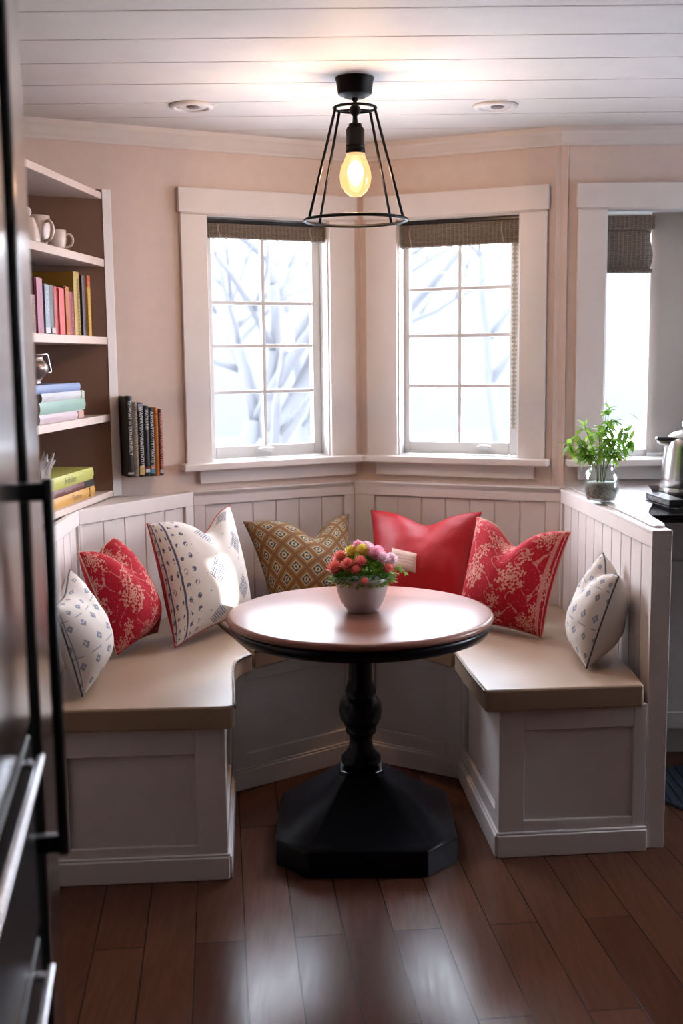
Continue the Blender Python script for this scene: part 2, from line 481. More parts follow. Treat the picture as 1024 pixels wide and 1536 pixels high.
def sash(root, fr, s0, s1, g0, g1, zb, zg0, zt, vm, hm, o=-.062, handle=None, hz=1.075):
    mb = MB(); d = .022
    mb.box((s0, o - d, zb), (g0, o + .006, zt), fr); mb.box((g1, o - d, zb), (s1, o + .006, zt), fr)
    mb.box((g0, o - d, zb), (g1, o + .006, zg0), fr); mb.box((g0, o - d, zt - .03), (g1, o + .006, zt), fr)
    obj('window_sash', mb, 'sash_paint', root, bevel=.003)
    if vm is not None:
        mb = MB(); mb.box((vm - .0075, o - .016, zg0), (vm + .0075, o, zt - .03), fr)
        for z in hm:
            mb.box((g0, o - .016, z - .007), (vm - .0075, o - .001, z + .007), fr); mb.box((vm + .0075, o - .016, z - .007), (g1, o - .001, z + .007), fr)
        obj('window_muntins', mb, 'sash_paint', root, bevel=.002)
    obj('window_glass', MB().box((g0, o - .012, zg0), (g1, o - .008, zt - .03), fr), 'pane', root)
    if handle is not None:
        h = MB().box((handle - .028, o + .006, hz - .006), (handle + .028, o + .02, hz + .006), fr)
        h.tube([fr(handle - .02, o + .016, hz + .006), fr(handle - .01, o + .03, hz + .012), fr(handle + .035, o + .032, hz + .008)], .005)
        obj('crank_handle', h, 'pale_plastic', root, bevel=.002)
def wroot(n, fr, s, z):
    r = thing(n, fr(s, 0, z)); r['kind'] = 'structure'; return r
r = wroot('window_1', F1, -.4, 1.05)
casing(r, F1, *H1, .103, .111, .008, (-.775, .002), (-.70, -.03))
sash(r, F1, -.640, -.150, -.606, -.185, 1.06, 1.107, 1.97, -.394, (1.66, 1.495, 1.317), handle=-.41, hz=1.085)
tr = MB().box((-.150, -.09, 1.06), (-.130, -.045, 1.97), F1).box((-.148, -.05, 1.47), (-.140, -.03, 1.52), F1)
obj('window_track', tr, 'sash_paint', r, bevel=.002)
r = wroot('window_2', F2, .4, 1.05)
casing(r, F2, *H2, .131, .103, .006, (.0, .778), (.07, .72))
sash(r, F2, .165, .645, .190, .602, 1.06, 1.108, 1.97, .398, (1.71, 1.528, 1.33), handle=.50, hz=1.085)
r = wroot('window_3', F4, .45, 1.05)
casing(r, F4, *H4, .107, .10, .006, (.03, 1.12), (.075, 1.08))
sash(r, F4, .162, .385, .172, .350, 1.05, 1.085, 1.97, None, ())
o_ = MB().box((.385, -.085, 1.05), (.95, -.07, 1.978), F4)
rs = thing('window_shade', F4(.65, -.05, 1.06), 'plain greige window shade drawn down right of the narrow panes behind the kettle', 'window shade')
mb = MB(); nn = 14
for i in range(nn + 1):
    for z in (1.062, 1.974):
        s = .352 + (.945 - .352) * i / nn; mb.v.append(Vector(F4(s, -.052 + .004 * math.sin(i * 1.7), z)))
for i in range(nn): mb.f.append((2 * i, 2 * i + 2, 2 * i + 3, 2 * i + 1))
obj('shade_cloth', mb, 'shade_cloth', rs, smooth=True, solid=.003)
obj('hem_bar', MB().box((.352, -.058, 1.057), (.945, -.046, 1.072), F4), 'sash_paint', rs, bevel=.003)
r = thing('window_4', FR(.67, 0, 1.0)); r['kind'] = 'structure'
casing(r, FR, *H5, .06, .1, .006, (.02, 1.34), (.05, 1.32))
sash(r, FR, .125, 1.215, .16, 1.18, 1.01, 1.05, 1.99, .67, (1.35, 1.7))

r = thing('sun_slot', FR((H6[0] + H6[1]) / 2, 0, H6[2])); r['kind'] = 'structure'  # unseen opening, added and sized to throw the sun patch on the white pillow
obj('window_glass', MB().box((H6[0], -.07, H6[2]), (H6[1], -.066, H6[3]), FR), 'pane', r)
# ---------------- wainscot, ledge, partition
WA, WB, WC, WD, WE = (-.856, 3.0), (-.881, 3.769), (-.558, 4.249), (.0525, 4.557), (.822, 4.224)
PF = (.886, 3.19)
def facet(mb, A, B, z0=.40, top=.95, rail=.052, stile=(.055, .055), pitch=.1, first=0):
    u, L = unit(A, B); fr = frame(A, u)
    # core recessed .012 behind the rails; planks in between
    mb.box((0, -.04, z0), (L, -.013, top - .004), fr)
    mb.box((0, -.02, top - rail), (L, 0, top), fr)
    mb.box((0, -.02, z0), (stile[0], 0, top - rail), fr); mb.box((L - stile[1], -.02, z0), (L, 0, top - rail), fr)
    s = stile[0] + .0015; e = L - stile[1] - .0015; g = .0028
    k = max(1, round((e - s) / pitch)); w = (e - s) / k
    for i in range(k): mb.hexa([fr(*q) for q in ((s + i * w + g, -.02, z0), (s + (i + 1) * w - g, -.02, z0), (s + (i + 1) * w - g, -.02, top - rail - .002), (s + i * w + g, -.02, top - rail - .002),
                                                  (s + i * w + g, -.009, z0), (s + (i + 1) * w - g, -.009, z0), (s + (i + 1) * w - g, -.009, top - rail - .002), (s + i * w + g, -.009, top - rail - .002))])
    return mb
led = MB().prism([(-.868, 2.985), (-.895, 3.765), (-.572, 4.262), (-.62, 4.272), F1(-1.36, .002, 0)[:2], (WL0[0] - UL[0] * 1.02 + .004, WL0[1] - UL[1] * 1.02)], 0, .946)
struct('wall_ledge', led, 'wainscot_paint')
mb = MB(); facet(mb, WA, WB, stile=(.05, .012)); facet(mb, WB, WC, stile=(.012, .045), pitch=.115)
struct('trim_2', mb, 'wainscot_paint', bevel=.0025)
mb = MB(); facet(mb, WC, WD, stile=(.045, .045), pitch=.098)
u, L = unit(WC, WD); fr = frame(WC, u); mb.box((-.02, -.046, .40), (L, -.03, .95), fr); mb.box((-.01, -.06, .93), (L + .01, .0, .952), fr)
struct('trim_3', mb, 'wainscot_paint', bevel=.0025)
mb = MB(); facet(mb, WD, WE, stile=(.085, .055), pitch=.1)
u, L = unit(WD, WE); fr = frame(WD, u); mb.box((0, -.075, .40), (L + .02, -.03, .95), fr); mb.box((-.005, -.085, .93), (L, .0, .952), fr)
struct('trim_4', mb, 'wainscot_paint', bevel=.0025)
mb = MB(); facet(mb, WE, PF, z0=0, stile=(.02, .02), pitch=.103)
struct('trim_5', mb, 'wainscot_paint', bevel=.0025)
mb = MB().prism([(.838, 4.297), (.9005, 3.192), (.940, 3.192), (.88, 4.297)], 0, .946)
mb.box((.884, 3.186, 0), (.941, 3.196, .946)); mb.prism([(.822, 4.28), (.884, 3.185), (.942, 3.185), (.882, 4.28)], .940, .9505)
struct('wall_partition', mb, 'wainscot_paint', bevel=.002)

# ---------------- built-in bench
BL, BR_, IL, IC, IR, RL, RR = (-.853, 2.985), (-.328, 3.02), (-.377, 3.658), (.058, 3.978), (.403, 3.763), (.446, 3.138), (.880, 3.176)
bench = thing('banquette_bench', (.05, 3.6, 0), 'cream U-shaped built-in corner bench with framed panels on its box fronts', 'bench')
def inset(a, b, d):
    u, L = unit(a, b); n = (-u[1], u[0]); return ((a[0] + n[0] * d, a[1] + n[1] * d), (b[0] + n[0] * d, b[1] + n[1] * d))
core = MB().prism([(-.857, 3.0), (-.341, 3.033), (-.390, 3.664), (.058, 3.994), (.417, 3.770), (.459, 3.152), (.876, 3.186), (.814, 4.21), (.05, 4.545), (-.56, 4.238), (-.868, 3.765)], .0, .444)
obj('bench_box', core, 'wainscot_paint', bench)
def shaker(A, B, m, base=.066, top=.444):
    u, L = unit(A, B); fr = frame(A, u); mb = MB(); d = -.014
    m0, m1, mt, mbm = m
    mb.box((0, d, 0), (m0, 0, top), fr); mb.box((L - m1, d, 0), (L, 0, top), fr)
    mb.box((m0, d, top - mt), (L - m1, 0, top), fr); mb.box((m0, d, 0), (L - m1, 0, mbm), fr)
    bs = MB().box((0 - .004, -.002, 0), (L + .004, .012, base), fr).box((-.004, -.002, base), (L + .004, .007, base + .008), fr)
    return mb, bs
for A, B, m, nm in ((BL, BR_, (.09, .083, .080, .100), 'front_panel'), (RL, RR, (.075, .038, .066, .105), 'front_panel'),
                    (BR_, IL, (.06, .06, .08, .12), 'side_panel'), (IL, IC, (.06, .06, .07, .12), 'side_panel'), (IC, IR, (.06, .06, .07, .12), 'side_panel'), (IR, RL, (.06, .06, .08, .12), 'side_panel')):
    a, b = shaker(A, B, m)
    p = obj(nm, a, 'wainscot_paint', bench, bevel=.0025); obj('skirting', b, 'wainscot_paint', p, bevel=.003)

def curve(pts, n=8):
    out = []; P = [Vector(p) for p in pts]
    for i in range(len(P) - 1):
        p0, p1, p2, p3 = P[max(i - 1, 0)], P[i], P[i + 1], P[min(i + 2, len(P) - 1)]
        for k in range(n):
            t = k / n; out.append(.5 * ((2 * p1) + (-p0 + p2) * t + (2 * p0 - 5 * p1 + 4 * p2 - p3) * t * t + (-p0 + 3 * p1 - 3 * p2 + p3) * t ** 3))
    out.append(P[-1]); return out
def seat_cushion(poly, label, seam):
    cx = sum(p[0] for p in poly) / len(poly); cy = sum(p[1] for p in poly) / len(poly)
    root = thing('seat_cushion', (cx, cy, .446), label, 'cushion', 'leather seat cushions on the bench')
    obj('leather_cover', MB().prism(poly, .446, .512), 'leather', root, bevel=.009, seg=4, angle=50)
    obj('piping', MB().tube([(p[0], p[1], .506) for p in seam], .0035, 8), 'leather_seam', root, smooth=True)
inner_l = [tuple(p) for p in curve([(-.296, 2.99), (-.318, 3.2), (-.336, 3.39), (-.327, 3.48), (-.292, 3.545)], 5)]
seat_cushion([(-.855, 2.955), (-.31, 2.978)] + inner_l + [(-.545, 4.215), (-.862, 3.74)], 'tan leather bench cushion on the left seat, beside the bookcase end', inner_l)
inner_b = [(-.285, 3.575), (.056, 3.925), (.352, 3.56)]
seat_cushion(inner_b + [(.61, 4.285), (.052, 4.53), (-.535, 4.225)], 'tan leather bench cushion mostly hidden behind the round table', inner_b)
inner_r = [tuple(p) for p in curve([(.358, 3.53), (.372, 3.36), (.386, 3.22), (.400, 3.10)], 5)]
seat_cushion(inner_r + [(.86, 3.14), (.868, 3.3), (.815, 4.195), (.625, 4.275)], 'tan leather bench cushion on the right seat, against the panelled half wall', inner_r)

# ---------------- pillows
def pillow(name, TL, TR, BR, BL, T, Tb, front, back, thread, label, chop=.22, ca=0., cw=.42, group=None, pinch=.07, seed=0, wr=.006):
    TL, TR, BR, BL = map(Vector, (TL, TR, BR, BL)); n = 40
    c = (TL + TR + BR + BL) / 4; base = Vector((c.x, c.y, min(BL.z, BR.z)))
    root = thing(name, base, label, 'pillow', group)
    nrm = ((TR + BR - TL - BL).cross(TL + TR - BL - BR)).normalized()      # towards the viewer of the front
    def pt(i, j, side):
        a, b = math.sin(PI / 2 * (2 * i / n - 1)), math.sin(PI / 2 * (2 * j / n - 1))
        g = math.exp(-((a - ca) / cw) ** 2); up = max(0, (b + 1) / 2) ** 2.2
        a2 = a * (1 - pinch * (1 - b * b)); b2 = b * (1 - pinch * (1 - a * a)) - chop * 2 * g * up * (.75 + .25 * up)
        U, V = (a2 + 1) / 2, (b2 + 1) / 2
        p = BL * (1 - U) * (1 - V) + BR * U * (1 - V) + TR * U * V + TL * (1 - U) * V
        e = max(0, (1 - a * a)) * max(0, (1 - b * b))
        h = e ** .46 * (1 - .45 * math.exp(-((a - ca) / (cw * .55)) ** 2) * max(0, (b + .1) / 1.1) ** 2)
        h *= 1 + .18 * (-b) * (1 - b * b)
        w = noise.noise(Vector((a * 1.6 + seed, b * 1.6, 1.3 * side))) * 1.2 + noise.noise(Vector((a * 4.5, b * 4.5 + seed, side))) * .5
        h = (T if side > 0 else Tb) * h + wr * w * e ** .3
        return p + nrm * h * side, (i / n, j / n)
    for side, nm, mt in ((1, 'front_cover', front), (-1, 'back_cover', back)):
        mb = MB()
        for j in range(n + 1):
            for i in range(n + 1):
                p, uv = pt(i, j, side); mb.uv[len(mb.v)] = uv; mb.v.append(p)
        for j in range(n):
            for i in range(n): mb.f.append((j * (n + 1) + i, j * (n + 1) + i + 1, (j + 1) * (n + 1) + i + 1, (j + 1) * (n + 1) + i))
        if side < 0: mb.f = [q[::-1] for q in mb.f]
        o = obj(nm, mb, mt, root, smooth=True)
    ed = [(i, 0) for i in range(n)] + [(n, j) for j in range(n)] + [(i, n) for i in range(n, 0, -1)] + [(0, j) for j in range(n, 0, -1)]
    obj('piping', MB().tube([pt(i, j, 1)[0] for i, j in ed], .0028, 6, True), thread, root, smooth=True)
    return root, pt, nrm, n
GP = 'throw pillows along the bench'
pillow('throw_pillow', (-.802, 3.09, .765), (-.83, 3.40, .815), (-.755, 3.42, .53), (-.726, 3.055, .522), .095, .045, 'dotted', 'cream', 'thread',
       'white pillow with small blue dots at the far left, half hidden by the dark refrigerator', .05, 0, .5, GP, seed=1)
pillow('throw_pillow', (-.825, 3.50, .852), (-.775, 3.80, .850), (-.625, 3.74, .535), (-.712, 3.482, .522), .115, .06, 'red_floral', 'red_plain', 'thread_pale',
       'red pillow with pale flowers at the left end, between two white printed pillows', .10, -.15, .35, GP, seed=2)
pillow('throw_pillow', (-.662, 3.82, .893), (-.408, 4.10, .915), (-.322, 3.93, .560), (-.543, 3.582, .522), .105, .085, 'block_print', 'red_plain', 'thread_red',
       'white pillow with blue block print diamonds and a red back, sunlit', .17, .18, .40, GP, seed=3)
pillow('throw_pillow', (-.363, 4.17, .845), (.026, 4.40, .836), (.050, 4.10, .522), (-.235, 3.95, .522), .10, .05, 'geometric', 'geometric', 'thread_brown',
       'olive brown pillow with a geometric diamond weave, behind the flower pot', .21, .16, .36, GP, seed=4)
ps, ptf, pn, pnn = pillow('throw_pillow', (.116, 4.40, .852), (.525, 4.22, .866), (.43, 3.98, .522), (.105, 4.10, .522), .10, .05, 'red_satin', 'red_plain', 'thread_red',
       'plain bright red pillow with a small pale label patch, in the corner', .12, .08, .45, GP, seed=5)
pillow('throw_pillow', (.486, 4.02, .875), (.776, 3.80, .852), (.658, 3.66, .522), (.405, 3.90, .522), .105, .055, 'red_floral', 'red_plain', 'thread_pale',
       'large red pillow with pale flowers on the right seat, beside the plain red one', .19, -.02, .40, GP, seed=6)
pillow('throw_pillow', (.822, 3.52, .828), (.826, 3.33, .79), (.725, 3.285, .522), (.748, 3.58, .522), .075, .095, 'dotted', 'cream', 'thread',
       'white pillow with blue dots leaning on the panelled half wall, right end of the bench', .10, 0, .40, GP, seed=7)
mb = MB()
for j in range(5):
    for i in range(7):
        fi, fj = .345 + (.525 - .345) * i / 6, .365 + (.50 - .365) * j / 4 - .03 * i / 6
        p, _ = ptf(fi * pnn * 1.0, fj * pnn, 1); mb.uv[len(mb.v)] = (i / 6, j / 4); mb.v.append(p + pn * .004)
for j in range(4):
    for i in range(6): mb.f.append((j * 7 + i, j * 7 + i + 1, (j + 1) * 7 + i + 1, (j + 1) * 7 + i))
o = obj('label_patch', mb, 'patch', ps, smooth=True, solid=.002); o['label'] = 'pale patch with dark handwriting'

# ---------------- table
TC = (.05, 3.2)
tb = thing('pedestal_table', (*TC, 0), 'round dark wood pedestal table with a glossy reddish top, in front of the bench', 'table')
obj('tabletop', MB().lathe([(0, .700), (.372, .700), (.380, .704), (.384, .711), (.380, .718), (.370, .722), (0, .722)], (*TC, 0), 96), 'table_top', tb, smooth=True)
obj('table_apron', MB().lathe([(.1, .665), (.355, .665), (.368, .670), (.375, .682), (.377, .694), (.372, .7005), (.1, .7005)], (*TC, 0), 96), 'table_black', tb, smooth=True)
tb_c = (TC[0], 3.235, 0)
prof = [(.055, .665), (.055, .655), (.040, .640), (.035, .62), (.033, .56), (.035, .51), (.041, .49), (.046, .472), (.040, .466), (.048, .460), (.060, .440), (.0635, .418), (.060, .395), (.048, .372),
        (.042, .366), (.046, .358), (.044, .35), (.035, .342), (.033, .325), (.036, .305), (.047, .288), (.057, .278), (.059, .266), (.056, .256), (.050, .250), (.050, .235)]
obj('pedestal_column', MB().lathe(prof[::-1], tb_c, 40), 'table_black', tb, smooth=True)
def octa(h, e, z, c): return [(c[0] + x * 1, c[1] + y, z) for x, y in ((-e, -h), (e, -h), (h, -e), (h, e), (e, h), (-e, h), (-h, e), (-h, -e))]
bc = (TC[0] + .012, 3.27)
mb = MB(); rings = [octa(.262, .168, .0, bc), octa(.262, .168, .075, bc), octa(.250, .160, .090, bc), octa(.235, .150, .096, bc), octa(.068, .046, .235, (TC[0], 3.235)), octa(.062, .042, .246, (TC[0], 3.235))]
vs = [p for q in rings for p in q]
mb.add(vs, [(j * 8 + i, j * 8 + (i + 1) % 8, (j + 1) * 8 + (i + 1) % 8, (j + 1) * 8 + i) for j in range(5) for i in range(8)] + [tuple(range(7, -1, -1)), tuple(range(40, 48))])
obj('pedestal_base', mb, 'table_black', tb, bevel=.004)

# ---------------- flower pot
translucent('leaf', (.10, .28, .03), (.34, .60, .08)); translucent('leaf_light', (.30, .50, .07), (.45, .66, .12))
PC = (.057, 3.205, .7222)
simple('pot_glaze', (.62, .56, .54), .35)
fp = thing('flower_pot', PC, 'grey bowl pot of pink flowers standing on the round table', 'flower pot')
obj('pot', MB().lathe([(.001, 0), (.042, 0), (.046, .004), (.060, .026), (.070, .052), (.0755, .078), (.0765, .092), (.0795, .095), (.080, .102), (.0775, .103), (.073, .095), (.071, .08), (.001, .08)], PC, 48), 'pot_glaze', fp, smooth=True)
obj('soil', MB().lathe([(.001, .081), (.07, .081), (.06, .092), (.001, .094)], PC, 24), 'soil', fp, smooth=True)
def leaf(mb, p, d, up, L, w, cup=.2):
    d = d.normalized(); s = d.cross(up)
    if s.length < 1e-3: s = d.orthogonal()
    s.normalize(); nrm = s.cross(d)
    b = len(mb.v)
    for t, ww in ((0, .12), (.3, .85), (.6, 1), (.85, .6), (1, .04)):
        c = p + d * L * t - nrm * cup * L * t * t
        mb.v += [c - s * w * ww * .5 + nrm * w * .15 * ww, c, c + s * w * ww * .5 + nrm * w * .15 * ww]
    for i in range(4):
        for k in range(2): q = b + i * 3 + k; mb.f.append((q, q + 1, q + 4, q + 3))
rnd = random.Random(3)
mb = MB()
for i in range(1500):
    a = rnd.uniform(0, 2 * PI); el = math.acos(rnd.uniform(-.05, 1)); R = rnd.uniform(.7, 1)
    d = Vector((math.sin(el) * math.cos(a), math.sin(el) * math.sin(a), math.cos(el)))
    p = Vector(PC) + Vector((d.x * .088 * R, d.y * .082 * R, .088 + d.z * .065 * R))
    leaf(mb, p, (d + Vector((rnd.uniform(-.8, .8), rnd.uniform(-.8, .8), rnd.uniform(-.3, .8)))), Vector((0, 0, 1)), rnd.uniform(.012, .023), rnd.uniform(.006, .010))
for i in range(30):
    t = i / 30; p = Vector(PC) + Vector((.085 + .04 * t, -.01, .095 + .03 * math.sin(t * 3)))
    leaf(mb, p, Vector((rnd.uniform(-.2, 1), rnd.uniform(-.6, .6), rnd.uniform(-.6, .9))), Vector((0, 0, 1)), .014, .006)
o = obj('foliage', mb, 'leaf', fp, smooth=True)
for k, c in (('petal_coral', (.88, .25, .22)), ('petal_pink', (.92, .46, .58)), ('petal_pale', (.92, .66, .74)), ('petal_yellow', (.88, .72, .16))):
    translucent(k, c, tuple(min(1, q * 1.1) for q in c), .4)
def flower(c, r, mt, n=46):
    mb = MB(); c = Vector(c)
    mb.sphere(c, r * .55, 8, 6)
    for i in range(n):
        z = 1 - 1.5 * (i + .5) / n; a = i * 2.39996; q = math.sqrt(max(0, 1 - z * z))
        d = Vector((q * math.cos(a), q * math.sin(a), z)); leaf(mb, c + d * r * .35, d + Vector((0, 0, .3)), Vector((0, 0, 1)), r * .8, r * .55, -.25)
    obj('flower', mb, mt, fp, smooth=True)
for x, y, z, r, m in ((-.072, -.02, .120, .022, 'petal_coral'), (-.058, .02, .142, .020, 'petal_coral'), (-.040, -.045, .134, .019, 'petal_coral'), (-.030, .02, .158, .019, 'petal_yellow'),
                      (-.006, -.045, .142, .018, 'petal_coral'), (-.018, -.062, .124, .015, 'petal_coral'), (.0, .0, .166, .019, 'petal_yellow'), (.012, .02, .172, .018, 'petal_pale'), (-.01, .03, .176, .016, 'petal_pink'),
                      (.034, -.01, .160, .020, 'petal_pink'), (.056, -.03, .150, .017, 'petal_pale'), (.044, .03, .158, .018, 'petal_pink'), (.078, .01, .138, .019, 'petal_pale'), (.068, -.045, .124, .014, 'petal_coral'),
                      (.004, -.084, .098, .010, 'petal_coral'), (-.06, .05, .135, .018, 'petal_coral'), (.02, .06, .16, .018, 'petal_pink')):
    flower((PC[0] + x * 1.05, PC[1] + y * 1.05, PC[2] + z + .004), r * 1.22, m)

# ---------------- pendant lamp
LC = Vector((.053, 3.51, 0))
lp = thing('pendant_lamp', (LC.x, LC.y, CZ), 'black wire cage ceiling lamp with a glowing bare bulb above the table', 'lamp')
obj('canopy', MB().lathe([(.001, CZ - .058), (.03, CZ - .057), (.045, CZ - .050), (.050, CZ - .046), (.055, CZ - .010), (.057, CZ - .006), (.057, CZ), (.001, CZ)], LC, 40), 'black_metal', lp, smooth=True)
obj('stem', MB().lathe([(.010, 2.13), (.008, 2.145), (.007, 2.160), (.014, 2.168), (.017, 2.178), (.014, 2.188), (.006, 2.195), (.006, 2.202), (.009, 2.206), (.010, 2.218), (.006, 2.22)], LC, 20), 'black_metal', lp, smooth=True)
obj('socket', MB().lathe([(.0265, 2.052), (.029, 2.054), (.029, 2.066), (.0275, 2.068), (.0275, 2.072), (.029, 2.074), (.029, 2.076), (.027, 2.078), (.0275, 2.120), (.024, 2.128), (.020, 2.130), (.019, 2.138), (.006, 2.142)], LC, 28), 'black_metal', lp, smooth=True)
obj('bulb', MB().lathe([(.0005, 1.9245), (.018, 1.928), (.033, 1.940), (.043, 1.958), (.0475, 1.980), (.046, 2.000), (.040, 2.020), (.033, 2.036), (.028, 2.048), (.026, 2.056)], LC, 36), 'bulb', lp, smooth=True)
obj('filament', MB().lathe([(.001, 1.955), (.011, 1.965), (.022, 1.985), (.025, 2.0), (.018, 2.02), (.006, 2.03), (.001, 2.032)], LC, 16), 'filament', lp, smooth=True)
cg = obj('cage', MB().ring((LC.x, LC.y, 2.183), .0625, .0042), 'black_metal', lp, smooth=True)
sp = MB()
for a in (35, 145): sp.tube([(LC.x, LC.y, 2.180), (LC.x + .0625 * math.cos(math.radians(a)), LC.y + .0625 * math.sin(math.radians(a)), 2.183)], .003, 8)
obj('cage_spoke', sp, 'black_metal', cg, smooth=True)
obj('cage_ring', MB().ring((LC.x, LC.y, 1.857), .153, .0050), 'black_metal', cg, smooth=True)
for a in (-25, 43, 137, 205):
    ca, sa = math.cos(math.radians(a)), math.sin(math.radians(a))
    obj('cage_rod', MB().tube([(LC.x + .0625 * ca, LC.y + .0625 * sa, 2.183), (LC.x + .153 * ca, LC.y + .153 * sa, 1.857)], .0042, 8), 'black_metal', cg, smooth=True)

# ---------------- downlights
for x, y, lab in ((-.476, 3.856, 'small white recessed ceiling light on the left, unlit'), (.525, 3.905, 'small white recessed ceiling light on the right, unlit')):
    d = thing('recessed_light', (x, y, CZ), lab, 'ceiling light', 'recessed ceiling lights')
    c = (x, y, CZ)
    obj('trim_ring', MB().lathe([(.050, -.001), (.052, -.008), (.060, -.012), (.070, -.008), (.075, -.0005)], c, 40), 'downlight_white', d, smooth=True)
    obj('reflector', MB().lathe([(.001, -.004), (.022, -.004), (.036, -.006), (.050, -.006), (.051, -.001)], c, 36), 'downlight_white', d, smooth=True)
    obj('lens', MB().lathe([(.001, -.009), (.018, -.009), (.023, -.006), (.024, -.003)], (x + .006, y, CZ), 24), 'downlight_dark', d, smooth=True)

# ---------------- woven shades
def uvbox(mb, fr, s0, s1, prof, n=1):
    """cloth strip: profile of (o,z) along height, uv in metres"""
    b = len(mb.v); L = 0
    for j, (o, z) in enumerate(prof):
        if j: L += math.hypot(o - prof[j - 1][0], z - prof[j - 1][1])
        for i in range(n + 1):
            s = s0 + (s1 - s0) * i / n; mb.uv[len(mb.v)] = (s - s0, L); mb.v.append(Vector(fr(s, o, z)))
    for j in range(len(prof) - 1):
        for i in range(n): q = b + j * (n + 1) + i; mb.f.append((q, q + 1, q + n + 2, q + n + 1))
    return mb
def shade(fr, s0, s1, zt, zb, label, cord=None):
    root = thing('woven_shade', fr((s0 + s1) / 2, -.03, zb), label, 'window shade', 'woven bamboo shades in the windows')
    obj('headrail', MB().box((s0, -.042, zt - .014), (s1, -.014, zt), fr), 'black_plastic', root, bevel=.002)
    pr = [(-.040, zt - .014), (-.012, zt - .016), (-.006, zt - .03), (-.010, zb + .035), (-.005, zb + .022), (-.010, zb + .016), (-.006, zb + .004), (-.014, zb), (-.036, zb + .004), (-.038, zb + .05), (-.040, zt - .014)]
    obj('woven_slats', uvbox(MB(), fr, s0 + .006, s1 - .006, pr), 'bamboo', root)
    for t in (.09, .86):
        s = s0 + (s1 - s0) * t; mb = MB(); mb.tube([fr(s, -.004, zt - .02), fr(s - .004, -.004, (zt + zb) / 2), fr(s + .006, -.003, zb + .004)], .0014, 6)
        obj('cord', mb, 'cord_beige', root, smooth=True)
    if cord:
        mb = MB(); k = 46
        for i in range(k):
            z = zt - .06 - (zt - .06 - cord[1]) * i / (k - 1)
            for q in (-1, 1): mb.sphere(fr(cord[0] + q * .006 + .001 * math.sin(i), -.022, z), .0048, 6, 4, (1, 1, 1.3))
        mb.tube([fr(cord[0], -.022, zt - .03), fr(cord[0], -.022, cord[1])], .003, 6)
        obj('bead_chain', mb, 'cord_beige', root, smooth=True)
    return root
shade(F1, -.638, -.143, 1.968, 1.895, 'woven brown bamboo shade rolled up in the left window')
shade(F2, .170, .650, 1.972, 1.868, 'woven brown bamboo shade rolled up in the middle window, bead chain hanging', (.628, 1.17))
root = thing('woven_shade', F4(.26, -.03, 1.75), 'woven brown bamboo shade hanging open in the narrow right window', 'window shade', 'woven bamboo shades in the windows')
obj('valance', uvbox(MB(), F4, .172, .352, [(-.034, 1.958), (-.012, 1.958), (-.010, 1.912), (-.014, 1.905), (-.034, 1.91), (-.034, 1.958)]), 'bamboo', root)
mb = MB(); nz_ = 16
for j in range(nz_ + 1):
    t = j / nz_; z = 1.91 - t * .155
    for i in range(7):
        s = .178 + (.345 - .178 - .006 * math.sin(t * 7)) * i / 6; o = -.024 + .010 * math.sin(t * 5.2) * t
        mb.uv[len(mb.v)] = (s - .17, t * .16); mb.v.append(Vector(F4(s, o, z)))
for j in range(nz_):
    for i in range(6): q = j * 7 + i; mb.f.append((q, q + 1, q + 8, q + 7))
obj('woven_slats', mb, 'bamboo', root, smooth=True, solid=.003)
obj('hem_bar', uvbox(MB(), F4, .172, .346, [(-.034, 1.764), (-.012, 1.764), (-.010, 1.748), (-.034, 1.748), (-.034, 1.764)]), 'bamboo', root)

# ---------------- bookcase
bd = (.108 / 1.0058, 1 / 1.0058)                     # along its front, away from the camera
B0 = (-.835, 4.150)
FB = frame(B0, bd)                                    # s<0 nearer, o>0 into the room
def FBi(s, o, z): return FB(s, o, z)
bk = thing('bookcase', FB(-.5, -.13, .951), 'pale built-in open bookcase of four shelves above the bench back, left', 'bookcase')
D = .262; SN = -.96
sidev = [FB(.0, .0, 0), FB(.022, .0, 0), F1(-.985, .006, 0), F1(-1.262, .006, 0), FB(.0, -D, 0)]
I0 = FB(-.016, 0, 0)[:2]; I1 = (I0[0] - U1[0] * .296, I0[1] - U1[1] * .296)      # inner face runs along the window wall
side = MB().prism([I0, FB(0, 0, 0)[:2], (B0[0] + .022, B0[1] + .010), (B0[0] + .02, B0[1] + .013), F1(-1.027, .0015, 0)[:2], F1(-1.318, .0015, 0)[:2], I1], .952, 2.046)
sp_ = obj('side_panel', side, ['shelf_paint', 'case_wood'], bk)
sp_.data.polygons[2 + 6].material_index = 1
obj('face_frame', MB().prism([FB(-.018, .0015, 0)[:2], (B0[0] + .024, B0[1] + .003), (B0[0] + .025, B0[1] + .010), FB(-.010, -.003, 0)[:2]], .9525, 2.047), 'trim_paint', bk)
obj('side_panel', MB().box((SN - .022, -D, .952), (SN, 0, 2.046), FB), 'shelf_paint', bk)
obj('back_panel', MB().box((SN, -D, .952), (-.125, -D + .012, 2.046), FB), 'case_wood', bk)
SH = [(.952, .974), (1.226, 1.252), (1.503, 1.530), (1.777, 1.804), (2.012, 2.036)]
I2 = FB(-.142, -D + .012, 0)[:2]
for a, b in SH: obj('shelf', MB().prism([FB(SN, -.001, 0)[:2], FB(-.0165, -.001, 0)[:2], (I1[0] + U1[0] * .02 - .0, I1[1] + U1[1] * .02 - .001), FB(SN, -D + .012, 0)[:2]], a, b), 'shelf_paint', bk, bevel=.002)

